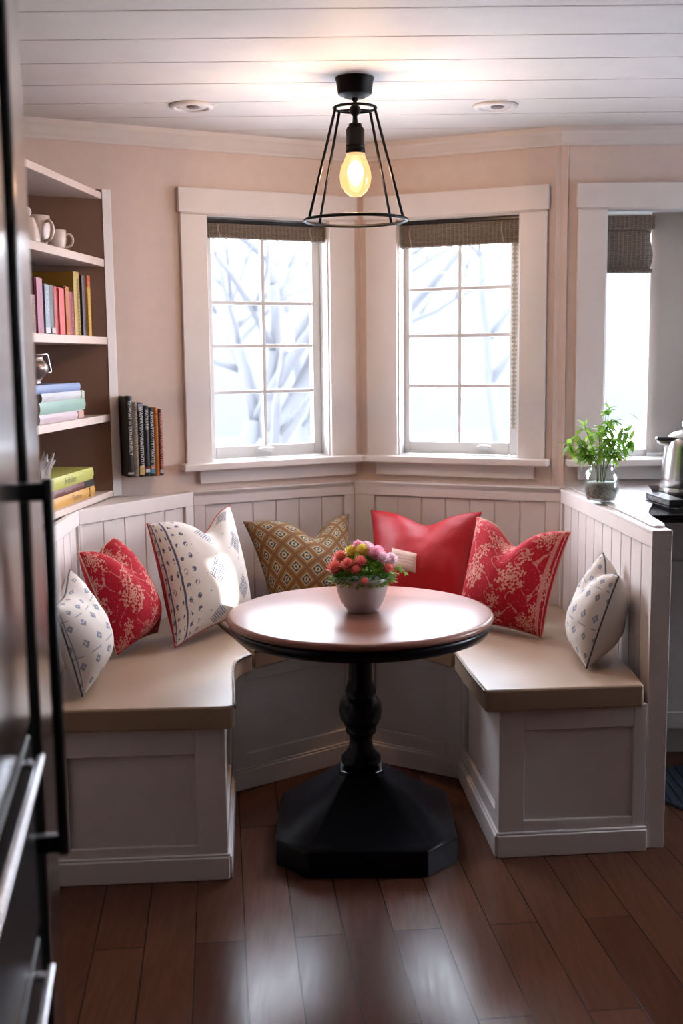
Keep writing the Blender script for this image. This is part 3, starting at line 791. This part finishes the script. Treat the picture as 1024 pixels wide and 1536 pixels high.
# ---------------- books
def text_mb(body, size, fr, align='LEFT'):
    cu = bpy.data.curves.new('lettering', 'FONT'); cu.body = body; cu.size = size; cu.align_x = align; cu.align_y = 'CENTER'; cu.resolution_u = 1
    ob = bpy.data.objects.new('lettering_tmp', cu); COL.objects.link(ob)
    dg = bpy.context.evaluated_depsgraph_get(); me = bpy.data.meshes.new_from_object(ob.evaluated_get(dg))
    mb = MB(); mb.v = [Vector(fr(v.co.x, v.co.y)) for v in me.vertices]; mb.f = [tuple(p.vertices) for p in me.polygons]
    w = max((v.co.x for v in me.vertices), default=.01)
    bpy.data.objects.remove(ob); bpy.data.curves.remove(cu); bpy.data.meshes.remove(me)
    return mb
BMAT = {}
def bmat(c, rough=.45):
    k = 'book_%02x%02x%02x' % tuple(int(255 * q) for q in c)
    if k not in M: simple(k, c, rough)
    return k
def book(org, t, h, d, T, H, Dp, color, label, group, text=None, tcol=(.8, .78, .74), tsize=.6, tpos=.06, bands=(), flat=False):
    """org: spine corner; t,h,d: unit vectors along thickness, height, depth (away from the spine)"""
    org, t, h, d = map(Vector, (org, t, h, d))
    fr = lambda x, y, z: org + t * x + d * y + h * z
    mid = org + t * T / 2 + d * Dp / 2
    z0 = min(org.z, (org + t * T).z)
    root = thing('book', (mid.x, mid.y, z0), label, 'book', group)
    c = .0025; mb = MB()
    mb.box((0, .001, 0), (c, Dp, H), fr).box((T - c, .001, 0), (T, Dp, H), fr)
    k = 5
    vs = []
    for i in range(k + 1):                             # slightly rounded spine
        x = T * i / k; y = -.004 * math.sin(PI * i / k); vs.append((x, y))
    for i in range(k):
        a, b = vs[i], vs[i + 1]
        mb.hexa([fr(a[0], a[1], 0), fr(b[0], b[1], 0), fr(b[0], b[1] + .003, 0), fr(a[0], a[1] + .003, 0), fr(a[0], a[1], H), fr(b[0], b[1], H), fr(b[0], b[1] + .003, H), fr(a[0], a[1] + .003, H)])
    obj('cover', mb, bmat(color), root)
    obj('pages', MB().box((c, .003, .004), (T - c, Dp - .004, H - .004), fr), 'pages', root)
    for (a, b, col) in bands:
        bb = MB().box((T * .06, -.0052, H * a), (T * .94, -.0005, H * b), fr); obj('spine_band', bb, bmat(col), root)
    if text:
        if flat: f2 = lambda x, y: org + t * (T / 2 + y) + h * (H * tpos + x) + d * -.0056
        else: f2 = lambda x, y: org + t * (T / 2 + y) + h * (H * (1 - tpos) - x) + d * -.0056
        m2 = text_mb(text, T * tsize, f2)
        if flat:                                        # keep within the spine
            pass
        hs = [(v - org).dot(h) for v in m2.v]; L = max(hs) - min(hs); lim = H * .9
        if L > lim or True:
            want = min(lim, max(L, H * .0))
            a0 = max(hs) if not flat else min(hs)
            for i, v in enumerate(m2.v):
                q = (v - org).dot(h); m2.v[i] = v + h * ((a0 + (q - a0) * want / L) - q)
        obj('lettering', m2, bmat(tcol), root)
    return root
# books on the wall, held by a hidden metal ledge
u1 = Vector((U1[0], U1[1], 0)); inw = Vector((U1[1], -U1[0], 0)); Z = Vector((0, 0, 1))
br = thing('wall_bracket', F1(-.935, .0, 1.0235), 'thin dark ledge under the row of black books on the wall', 'bracket')
obj('ledge_plate', MB().box((-.998, 0, 1.0235), (-.87, .082, 1.0258), F1), 'black_metal', br)
obj('back_plate', MB().box((-.99, .0002, 1.0258), (-.88, .002, 1.10), F1), 'black_metal', br)
GB = 'books in the row on the wall'
s = -1.002
BK = [(.026, .291, (.013, .011, .011), 'TIHWWT O EASNATNTILT', (.50, .47, .44), .55, 'black book at the left end of the wall row, tallest', ((.03, .055, (.45, .43, .42)),)),
      (.018, .268, (.40, .33, .25), 'EBTATASIETENTTATITINTEETI', (.10, .07, .05), .9, 'tan book with dark lettering, second from the left in the wall row', ()),
      (.021, .266, (.012, .011, .014), 'WASVAYSVOVIWITITNTUT', (.72, .70, .62), .75, 'black book with bold white lettering and a yellow foot, in the wall row', ((.02, .14, (.62, .47, .20)), (.90, .99, (.35, .34, .42)))),
      (.021, .254, (.012, .014, .016), 'ITATRATSD', (.55, .55, .52), .6, 'black book with few white letters beside the yellow-footed book on the wall', ((.05, .10, (.55, .55, .55)), (.11, .13, (.3, .06, .04)))),
      (.018, .247, (.010, .012, .018), 'ATOSATYOUTTTTAVTDTS', (.55, .58, .64), .85, 'black book with a blue and orange foot label, in the wall row', ((.03, .095, (.10, .30, .48)), (.10, .145, (.62, .20, .04)))),
      (.0165, .247, (.60, .19, .02), 'NVTATSEAETATTANATEATANMEATIT', (.30, .09, .01), .9, 'orange book, second from the right in the wall row', ((.90, .915, (.3, .08, .01)), (.45, .46, (.3, .08, .01)))),
      (.0165, .241, (.10, .018, .014), 'STIVAWVOVTIAUTIUTTNEA', (.72, .22, .13), .9, 'dark maroon book with red lettering at the right end of the wall row', ((.03, .08, (.6, .55, .58)),))]
for T, H, c, tx, tc, ts, lab, bands in BK:
    book(F1(s, .084, 1.0262), u1, Z, -inw, T - .001, H, .080, c, lab, GB, tx, tuple(min(.9, q * 1.5) for q in tc) if sum(tc) > .6 else tc, ts * 1.2, .05, bands); s += T
# upright books on the second shelf, spines to the room
bdv = Vector((bd[0], bd[1], 0)); bout = Vector((bd[1], -bd[0], 0))
GU = 'upright books in the bookcase'
UP = [(-.150, .036, .208, (.42, .22, .03), 'SAVRAITSNTAVIMAI', (.85, .6, .2), 'tall gold and maroon book at the right end of the upright shelf row', ((0, .8, (.58, .34, .05)), (.8, .995, (.50, .10, .04)))),
      (-.190, .036, .205, (.045, .012, .025), None, None, 'dark plum book between the two tall gold ones', ()),
      (-.262, .060, .212, (.46, .30, .05), 'WVNASIATVTATN', (.10, .09, .05), 'tall mustard yellow book with black lettering in the upright row', ()),
      (-.322, .054, .142, (.28, .012, .014), 'colvetiu', (.68, .25, .16), 'deep red book with a script title beside the tall mustard book', ()),
      (-.372, .038, .158, (.22, .04, .02), 'vol', (.7, .4, .3), 'brown and orange book in the middle of the upright row', ((0, .99, (.50, .13, .02)),)),
      (-.426, .054, .150, (.62, .08, .09), None, None, 'coral pink book in the upright row', ((0, .99, (.68, .13, .13)),)),
      (-.470, .030, .152, (.48, .035, .03), None, None, 'bright red book left of the coral pink one', ()),
      (-.506, .037, .154, (.10, .10, .10), None, None, 'grey book with a white foot in the upright row', ((.02, .13, (.62, .60, .60)),)),
      (-.556, .046, .154, (.045, .06, .11), 'TATINO', (.6, .65, .7), 'navy book with a pale blue edge beside the grey book', ((.13, .99, (.30, .36, .44)), (.02, .13, (.62, .60, .60)))),
      (-.618, .056, .170, (.26, .05, .10), None, None, 'mauve pink book near the left end of the upright row', ((0, .99, (.42, .15, .22)),)),
      (-.672, .050, .116, (.34, .20, .17), 'ATSHATNAESI', (.12, .06, .05), 'short tan book at the left end of the upright row', ())]
for s0, T, H, c, tx, tc, lab, bands in UP:
    book(FB(s0 - T * .5, -.022, 1.5304), bdv, Z, -bout, T * .97, H, .145, c, lab, GU, tx, tc or (.5, .5, .5), .6, .1, bands)
# stacks of lying books
def lying(s0, L, z, T, c, lab, grp, text=None, tc=(.2, .2, .2), ts=.55, bands=(), o=-.02, tp=.35, dp=.2):
    book(FB(s0, o, z), Z, bdv, -bout, T, L, dp, c, lab, grp, text, tc, ts, tp, bands, flat=True)
GS = 'books lying in a stack on the third shelf'
lying(-.665, .405, 1.2522, .028, (.66, .52, .55), 'pale pink book at the bottom of the pastel stack', GS, 'ATVESISNOTIATUF NOTIONS', (.55, .38, .40), .4, ((.86, .995, (.62, .36, .28)),), tp=.08)
lying(-.660, .425, 1.2804, .038, (.30, .46, .38), 'mint green book with a white band in the pastel stack', GS, 'IBEIANIN', (.32, .44, .46), .55, (), tp=.45)
lying(-.640, .395, 1.3186, .027, (.60, .60, .62), 'white and grey book second from the top of the pastel stack', GS, 'NIOSNAETSEATA', (.45, .36, .30), .35, ((.93, .995, (.50, .56, .42)),), tp=.1)
lying(-.690, .410, 1.3458, .027, (.25, .33, .55), 'blue book on top of the pastel stack, under the metal pot', GS, None)
GL = 'books lying in a stack on the lowest shelf'
lying(-.600, .43, .9742, .035, (.66, .36, .09), 'orange yellow book at the bottom of the lowest stack', GL, 'Traitous', (.16, .07, .03), .75, ((.86, .87, (.4, .2, .05)),), tp=.44)
lying(-.600, .42, 1.0094, .025, (.15, .045, .045), 'maroon book with a grey end, middle of the lowest stack', GL, 'ASEVNATSTE', (.5, .36, .33), .4, ((.77, .995, (.035, .035, .035)),), tp=.3)
lying(-.600, .42, 1.0346, .041, (.52, .52, .13), 'yellow green book with black title on top of the lowest stack', GL, 'fol hilkas', (.07, .06, .03), .75, (), tp=.30)

# ---------------- crockery, metal pot, cut glass on the shelves
def mug(name, c, r, h, label, handle_dir, wide=1.0, group='white mugs on the upper shelf'):
    root = thing(name, c, label, 'mug', group)
    p = [(.001, 0), (r * .62, 0), (r * .70, .003), (r * .93, h * .3), (r * 1.0, h * .6), (r * 1.0, h), (r * .93, h), (r * .92, h * .6), (r * .84, h * .3), (r * .6, .008), (.001, .007)]
    obj('mug_body', MB().lathe(p, c, 36), 'china', root, smooth=True)
    a = handle_dir; d = Vector((math.cos(a), math.sin(a), 0)); cv = Vector(c)
    pts = [cv + d * (r * .93) + Z * h * .78, cv + d * (r * 1.35) + Z * h * .80, cv + d * (r * 1.62) + Z * h * .56, cv + d * (r * 1.40) + Z * h * .27, cv + d * (r * .86) + Z * h * .18]
    obj('mug_handle', MB().tube(curve(pts, 5), r * .12, 8), 'china', root, smooth=True)
mug('mug', FB(-.475, -.075, 1.8042), .046, .098, 'tall white mug on the upper shelf beside the lidded jar', math.radians(-30))
mug('mug', FB(-.335, -.060, 1.8042), .034, .068, 'small white mug with a round handle, nearest the bookcase end', math.radians(5))
jc = FB(-.580, -.060, 1.8042)
jr = thing('lidded_jar', jc, 'white lidded jar with a knob on the upper shelf, half hidden', 'jar')
obj('jar_body', MB().lathe([(.001, 0), (.03, 0), (.036, .004), (.036, .02), (.03, .05), (.022, .075), (.018, .082), (.001, .084)], jc, 30, lambda a, j: 1 + .04 * math.cos(10 * a)), 'china', jr, smooth=True)
obj('lid_knob', MB().sphere((jc[0], jc[1], jc[2] + .098), .014, 16, 10, (1, 1, 1.15)), 'china', jr, smooth=True)
pc = FB(-.560, -.075, 1.3732)
pr_ = thing('metal_pot', pc, 'small tarnished metal pot with a thin handle on the blue book', 'pot')
obj('pot_body', MB().lathe([(.001, 0), (.026, 0), (.028, .004), (.024, .010), (.040, .030), (.050, .045), (.050, .058), (.042, .070), (.034, .078), (.036, .090), (.041, .094), (.037, .096), (.032, .090), (.001, .086)], pc, 36), 'pewter', pr_, smooth=True)
pv = Vector(pc); hd = Vector((.62, .78, 0))
obj('pot_handle', MB().tube(curve([pv + hd * .040 + Z * .092, pv + hd * .060 + Z * .094, pv + hd * .066 + Z * .07, pv + hd * .072 + Z * .04, pv + hd * .060 + Z * .037], 4), .003, 8), 'silver', pr_, smooth=True)
gc = FB(-.640, -.042, .9742)
gl = thing('cut_glass_vase', gc, 'clear cut glass vase with spiky rim on the lowest shelf', 'vase')
pf = [(.022, 0), (.030, .004), (.026, .02), (.030, .05), (.036, .085), (.033, .115), (.038, .14), (.050, .165)]
obj('vase_body', MB().lathe(pf, gc, 48, lambda a, j: 1 + (.10 if j < 5 else .16) * abs(math.sin(4.5 * a + j * .6)) + .05 * math.sin(16 * a + j * 2.4)), 'cut_glass', gl, smooth=False, solid=.004)
mb = MB()
for i in range(9):
    a = 2 * PI * i / 9; d = Vector((math.cos(a), math.sin(a), 0)); b = Vector(gc) + Z * .150 + d * .040; t = Vector((-d.y, d.x, 0))
    mb.add([b - t * .014, b + t * .014, b + d * .016 + Z * .042, b + d * .008 + Z * .002], [(0, 1, 2), (1, 3, 2), (3, 0, 2), (0, 3, 1)])
obj('rim_point', mb, 'cut_glass', gl)

# ---------------- kitchen side
cab = thing('kitchen_cabinet', (2.0, 4.1, 0), 'white kitchen base cabinet with drawer and door behind the half wall', 'cabinet')
obj('cabinet_body', MB().box((.95, 3.945, .10), (XR - .02, 4.29, .925)), 'sash_paint', cab)
obj('toe_kick', MB().box((.95, 4.0, 0), (XR - .02, 4.28, .10)), 'sash_paint', cab)
for i in range(3):
    x0 = .955 + i * .7
    dr = obj('drawer', MB().box((x0, 3.925, .735), (x0 + .69, 3.945, .92)), 'sash_paint', cab, bevel=.003)
    obj('handle', MB().tube([(x0 + .25, 3.925, .83), (x0 + .25, 3.90, .83), (x0 + .44, 3.90, .83), (x0 + .44, 3.925, .83)], .006, 8), 'silver', dr, smooth=True)
    dm = MB().box((x0, 3.930, .115), (x0 + .69, 3.945, .725))
    for a, b in (((x0, 3.922, .115), (x0 + .06, 3.93, .725)), ((x0 + .63, 3.922, .115), (x0 + .69, 3.93, .725)), ((x0 + .06, 3.922, .665), (x0 + .63, 3.93, .725)), ((x0 + .06, 3.922, .115), (x0 + .63, 3.93, .175))): dm.box(a, b)
    obj('cabinet_door', dm, 'sash_paint', cab, bevel=.002)
ct = obj('countertop', MB().prism([(.946, 3.49), (XR - .02, 3.49), (XR - .02, 4.296), (.90, 4.296)], .926, .951), 'black_stone', bevel=.003)
tag(ct, 'glossy black stone countertop beyond the half wall, kettle on it', 'countertop')
bp = [tuple(p) for p in curve([(.848, 4.26), (.874, 3.8), (.893, 3.45), (.899, 3.26), (.912, 3.233), (.932, 3.238), (.945, 3.30), (.958, 3.5), (1.03, 3.72), (1.115, 4.03), (1.16, 4.26)], 4)]
bo = obj('serving_board', MB().prism(bp, .9515, .957), 'board', bevel=.002)
tag(bo, 'pale planked board lying along the top of the half wall, under the plant jar', 'board')
VC = (.872, 3.775, .9575)
vs_ = thing('glass_jar', VC, 'round clear glass jar half filled with grey gravel on the pale board', 'jar')
R_ = .0585
obj('jar_glass', MB().lathe([(.001, 0), (.040, 0), (.048, .006), (.056, .03), (.0585, .060), (.0575, .088), (.052, .104), (.046, .110), (.044, .114), (.0445, .124), (.0475, .127), (.0455, .129), (.042, .125), (.0415, .114), (.044, .108), (.050, .101), (.0555, .086), (.0565, .060), (.054, .031), (.046, .008), (.001, .005)], VC, 44), 'jar_glass', vs_, smooth=True)
obj('gravel', MB().lathe([(.001, .006), (.044, .0085), (.052, .030), (.0550, .050), (.0555, .062), (.053, .0665), (.001, .068)], VC, 36), 'gravel', vs_, smooth=True)
pl = thing('plant_cutting', (VC[0], VC[1], VC[2] + .066), 'leafy green plant cuttings standing in the gravel of the glass jar', 'plant')
sm, lf = MB(), MB(); rnd = random.Random(11)
V0 = Vector((VC[0], VC[1], VC[2] + .060))
lf2 = MB()
tips = [(-.085, -.01, .165), (-.055, .02, .19), (-.02, -.03, .175), (.02, .0, .25), (.035, .02, .215), (.06, -.02, .185), (.085, .0, .175), (.10, .02, .145), (-.07, -.02, .125), (.0, .03, .19), (.02, -.03, .155), (-.11, .0, .13)]
for k, t in enumerate(tips):
    t = Vector(t); a = V0 + Vector((t.x * .12 - .004, t.y * .1, 0)); e = V0 + t
    mid = V0 + Vector((t.x * .25, t.y * .25, .075)); q = curve([a, mid, V0 + Vector((t.x * .65, t.y * .65, t.z * .72)), e], 5)
    sm.tube(q, .0012, 6)
    for i in range(7, len(q)):
        if q[i].z - V0.z < .08: continue
        for j in range(3 if i < len(q) - 1 else 5):
            d = Vector((t.x * 4 + rnd.uniform(-1, 1), rnd.uniform(-.8, .8), rnd.uniform(-.6, .6)))
            leaf(lf if rnd.random() < .6 else lf2, q[i], d, Z, rnd.uniform(.024, .046), rnd.uniform(.011, .019), .25)
for dx, dz, L in ((-.05, .155, .05), (-.05, .10, .055), (.075, .20, .05), (.085, .235, .04)):
    leaf(lf2, V0 + Vector((dx, 0, dz)), Vector((dx, 0, -.02 if dz > .12 else -.06)), Z, L, .012, .4)
sm.tube(curve([V0, V0 + Vector((.01, .01, .12)), V0 + Vector((.012, .015, .22)), V0 + Vector((.016, .015, .275))], 5), .0009, 6)
obj('stems', sm, 'stem_green', pl, smooth=True); obj('leaves', lf, 'leaf', pl, smooth=True); obj('pale_leaves', lf2, 'leaf_light', pl, smooth=True)
KC = (1.232, 4.03, .9515)
kt = thing('kettle', KC, 'brushed steel kettle with a dark spout rim at the right edge', 'kettle')
obj('kettle_body', MB().lathe([(.001, .0), (.088, .0), (.092, .004), (.092, .022), (.0905, .024), (.092, .026), (.090, .06), (.083, .12), (.077, .165), (.074, .19), (.070, .197), (.001, .197)], KC, 56), 'steel', kt, smooth=True)
obj('lid', MB().lathe([(.001, .196), (.066, .197), (.064, .206), (.05, .218), (.025, .226), (.001, .228)], KC, 40), 'sash_paint', kt, smooth=True)
obj('lid_knob', MB().lathe([(.001, .226), (.01, .228), (.010, .236), (.018, .242), (.019, .252), (.012, .259), (.001, .260)], KC, 24), 'steel', kt, smooth=True)
kv = Vector(KC)
sp = MB(); sp.hexa([kv + Vector(q) for q in ((-.06, -.035, .165), (-.06, .035, .165), (-.100, .012, .178), (-.100, -.012, .178), (-.06, -.035, .192), (-.06, .035, .192), (-.108, .014, .193), (-.108, -.014, .193))])
obj('spout', sp, 'steel', kt, bevel=.006, seg=3)
sr = MB(); sr.hexa([kv + Vector(q) for q in ((-.03, -.055, .190), (-.03, .045, .190), (-.112, .016, .192), (-.112, -.018, .192), (-.03, -.055, .202), (-.03, .045, .202), (-.110, .014, .204), (-.110, -.016, .204))])
obj('spout_rim', sr, 'black_plastic', kt, bevel=.004, seg=3)
obj('kettle_handle', MB().tube(curve([kv + Vector((.07, 0, .185)), kv + Vector((.115, 0, .19)), kv + Vector((.125, 0, .12)), kv + Vector((.115, 0, .05)), kv + Vector((.088, 0, .04))], 6), .010, 10), 'black_plastic', kt, smooth=True)
bx = thing('flat_box', (1.06, 3.68, .9515), 'flat black box with white lettering on the counter in front of the kettle', 'box')
ub, _ = unit((1.026, 3.79), (1.046, 3.585)); fbx = frame((1.026, 3.80), ub)
fb2 = lambda s, o, z: fbx(s, -o, z)
obj('box_base', MB().box((0, 0, .9575), (.21, .055, .9615), fb2), 'black_plastic', bx, bevel=.001)
bl_ = obj('box_lid', MB().box((0.002, 0.002, .9635), (.208, .053, .9845), fb2).box((.006, .006, .9612), (.2, .049, .964), fb2), 'black_plastic', bx, bevel=.0015)
obj('lettering', text_mb('MASE ISAERTTTES', .012, lambda x, y: fb2(.03 + x * 1.15, .0012, .974 + y)), bmat((.7, .7, .72)), bl_)
rg = thing('floor_mat', (1.42, 3.62, 0), 'dark navy ribbed floor mat in front of the kitchen cabinet', 'mat')
mb = MB(); n = 64; oval = []
for i in range(n):
    a = 2 * PI * i / n; oval.append((1.45 + math.copysign(abs(math.cos(a)) ** .7, math.cos(a)) * .42, 3.62 + math.copysign(abs(math.sin(a)) ** .7, math.sin(a)) * .24))
obj('mat_pad', mb.prism(oval, .0005, .012), 'navy_mat', rg, bevel=.004)
rb = MB()
for i in range(24):
    x = 1.06 + i * .033; t = min(1, abs((x - 1.45) / .42)); h = .24 * (1 - t ** 2.86) ** .35 - .012
    if h > .02: rb.tube([(x, 3.62 - h, .011), (x, 3.62 + h, .011)], .006, 6)
obj('ribs', rb, 'navy_mat', rg, smooth=True)

# ---------------- dark refrigerator at the left edge, close to the camera
f0 = (-.506, 1.90); uf, _ = unit((-.506 + .166 * .9, 1.0), f0)
FF = frame(f0, uf)                                    # s<0 nearer to the camera
def ff(s, o, z): return FF(s, o, z)
fg = thing('refrigerator', FF(-.45, -.35, 0), 'tall dark steel refrigerator with a black bar handle, blurred at the left edge', 'refrigerator')
obj('body', MB().box((-.92, -.66, .02), (-.0, -.03, 2.12), ff), 'fridge_gap', fg)
obj('door', MB().box((-.176, -.03, .03), (-.0, 0, 2.12), ff), 'dark_steel', fg, bevel=.004)
obj('door', MB().box((-.92, -.03, .93), (-.325, 0, 2.12), ff), 'dark_steel', fg, bevel=.004)
obj('grip_recess', MB().box((-.325, -.03, .03), (-.176, -.008, 2.12), ff), 'fridge_gap', fg)
simple('black_panel', (.008, .008, .009), .35, spec=.2)
for za, zb in ((.625, .915), (.03, .605)):
    dd = obj('drawer', MB().box((-.92, -.03, za), (-.325, .0, zb), ff), 'black_panel', fg, bevel=.004)
    zz = zb - .012
    mb = MB().box((-.90, .016, zz - .005), (-.395, .026, zz + .005), ff)
    for s in (-.88, -.42): mb.box((s - .008, -.001, zz - .004), (s + .008, .018, zz + .004), ff)
    obj('drawer_handle', mb, 'silver', dd, bevel=.002)
hb = MB().tube([ff(-.284, .036, .712), ff(-.284, .036, 1.28)], .0085, 14)
hh = obj('door_handle', hb, 'black_handle', fg, smooth=True)
for z in (.73, 1.262): obj('handle_post', MB().box((-.294, -.01, z - .013), (-.274, .036, z + .013), ff), 'black_handle', hh, bevel=.002)

# ---------------- outside: snow, bare trees, far woods
struct('ground', MB().box((-40, 4.9, -1.1), (60, 60, -.9)).box((3.4, -30, -1.1), (60, 4.9, -.9)), 'snow')
hl = MB(); n = 60
for i in range(n + 1):
    x = -30 + 75 * i / n; h = 5.4 + 1.4 * noise.noise(Vector((x * .12, 3, 1))) + .35 * noise.noise(Vector((x * .7, 1, 2)))
    y0 = 34 + 3 * math.sin(x * .1)
    hl.v += [Vector((x, y0, -1)), Vector((x, y0 + 3, h * .55)), Vector((x, y0 + 8, h))]
for i in range(n):
    for k in range(2): q = i * 3 + k; hl.f.append((q, q + 3, q + 4, q + 1))
o = struct('distant_woods_hill', hl, 'woods', smooth=True)
def tree(loc, lean, h, r0, seed, label, depth=4, fork=None):
    rnd = random.Random(seed); root = thing('bare_tree', loc, label, 'tree', 'bare trees outside the windows')
    tr, brn = MB(), MB()
    def grow(p, d, L, r, lv):
        pts = [p]; rr = [r]; k = 5
        for i in range(k):
            d = (d + Vector((rnd.uniform(-.16, .16), rnd.uniform(-.16, .16), rnd.uniform(-.06, .10)))).normalized()
            p = p + d * L / k; pts.append(p); rr.append(r * (1 - .45 * (i + 1) / k))
        (tr if lv == 0 else brn).tube(pts, rr, 8 if lv < 2 else 5)
        if lv >= depth: return
        nb = 3 if lv < 3 else 2
        for j in range(nb + (1 if lv == 0 else 0)):
            t = rnd.choice((2, 3, 4, 5, 5)); a = rnd.uniform(0, 2 * PI); sp = rnd.uniform(.45, .95)
            q = d.orthogonal().normalized(); q = Matrix.Rotation(a, 3, d) @ q
            grow(pts[t], (d + q * sp + Vector((0, 0, .12))).normalized(), L * rnd.uniform(.6, .82), rr[t] * rnd.uniform(.55, .75), lv + 1)
    grow(Vector(loc), Vector(lean).normalized(), h, r0, 0)
    if fork:
        for f in fork: grow(Vector(loc) + Vector((0, 0, .9)), Vector(f).normalized(), h * 1.1, r0 * .7, 1)
    t = obj('trunk', tr, 'bark', root, smooth=True); obj('branches', brn, 'bark', root, smooth=True)
tree((-1.05, 9.6, -.95), (.14, 0, 1), 1.9, .22, 5, 'forked bare tree low in the left window, nearest trunk', 4, ((-.4, 0, 1), (.45, .1, 1)))
tree((-.9, 15.5, -.95), (.35, 0, 1), 3.6, .20, 8, 'leaning bare tree behind the forked one, seen through the right panes of the left window', 4)
tree((1.6, 12.0, -.95), (.28, 0, 1), 3.6, .10, 12, 'thin bare tree behind the middle window, at its left panes', 4)
tree((3.4, 24.0, -.95), (-.05, 0, 1), 4.5, .14, 21, 'straight bare tree far off behind the middle window, at its right panes', 4)
tree((7.0, 18.0, -.95), (-.1, 0, 1), 3.6, .08, 33, 'slim bare tree beyond the narrow right window', 4)

struct('sun_blocker', MB().box((8, -.42, -1), (8.3, 3.2, 4.2)), 'snow')       # unseen slab, added to keep the low sun off the kitchen window
# ------------------------------------------------------------------ light
W = bpy.data.worlds.new('overcast_sky'); SC.world = W; W.use_nodes = True; nt = W.node_tree
bg = nt.nodes['Background']; tc = nt.nodes.new('ShaderNodeTexCoord'); sx = nt.nodes.new('ShaderNodeSeparateXYZ')
nt.links.new(tc.outputs['Generated'], sx.inputs[0])
cr = nt.nodes.new('ShaderNodeValToRGB'); nt.links.new(sx.outputs[2], cr.inputs[0])
cr.color_ramp.elements[0].color = (.90, .94, 1, 1); cr.color_ramp.elements[1].color = (.80, .88, 1, 1)
nt.links.new(cr.outputs[0], bg.inputs[0]); bg.inputs[1].default_value = 14.0
def portal(fr, s0, s1, z0, z1, o, u):
    l = bpy.data.lights.new('window_portal', 'AREA'); l.shape = 'RECTANGLE'; l.size = s1 - s0; l.size_y = z1 - z0; l.cycles.is_portal = True
    ob = bpy.data.objects.new('window_portal', l); COL.objects.link(ob)
    ob.location = fr((s0 + s1) / 2, o, (z0 + z1) / 2); n = Vector((u[1], -u[0], 0))
    ob.rotation_euler = (-n).to_track_quat('Z', 'Y').to_euler()
portal(F1, H1[0], H1[1], H1[2], H1[3], -.14, U1); portal(F2, H2[0], H2[1], H2[2], H2[3], -.14, U2)
portal(F4, H4[0], H4[1], H4[2], H4[3], -.14, (1, 0)); portal(FR, H5[0], H5[1], H5[2], H5[3], -.14, (0, -1))
sl = bpy.data.lights.new('sun', 'SUN'); sl.energy = 5; sl.color = (1, .95, .88); sl.angle = .009
so = bpy.data.objects.new('sun', sl); COL.objects.link(so); so.location = (12, -4, 6)
so.rotation_euler = (Vector((3.1, EX[1] - 2.3875, 1.655)) - Vector((-.420, 3.80, .675))).to_track_quat('Z', 'Y').to_euler()
bl = bpy.data.lights.new('bulb_light', 'POINT'); bl.energy = 38; bl.color = (1, .62, .36); bl.shadow_soft_size = .02
bo_ = bpy.data.objects.new('bulb_light', bl); COL.objects.link(bo_); bo_.location = (LC.x, LC.y, 1.975)

# ------------------------------------------------------------------ camera
cam = bpy.data.cameras.new('camera'); co = bpy.data.objects.new('camera', cam); COL.objects.link(co); SC.camera = co
cam.sensor_fit = 'HORIZONTAL'; cam.sensor_width = 24; cam.lens = 24 * 1700 / 1024
co.location = (0, 0, 1.45)
pitch = math.atan((768 - 535) / 1700)
R = Matrix.Rotation(-pitch, 4, 'X') @ Matrix.Rotation(PI / 2, 4, 'X') 
Rr = Matrix.Rotation(-.011, 4, 'Z')
co.rotation_euler = (R @ Rr).to_euler()
cam.dof.use_dof = True; cam.dof.focus_distance = 3.5; cam.dof.aperture_fstop = 2.6
cam.clip_start = .05

vs3 = SC.view_settings
SC.display_settings.display_device = 'sRGB'; vs3.view_transform = 'Standard'; vs3.look = 'None'; vs3.exposure = 1.45; vs3.gamma = 1; vs3.use_curve_mapping = False
SC.cycles.use_denoising = True
try: SC.cycles.denoiser = 'OPENIMAGEDENOISE'
except Exception: pass
SC.cycles.max_bounces = 10; SC.cycles.diffuse_bounces = 2; SC.cycles.glossy_bounces = 4; SC.cycles.transparent_max_bounces = 16
SC.cycles.caustics_reflective = False; SC.cycles.caustics_refractive = False; SC.cycles.sample_clamp_indirect = 8
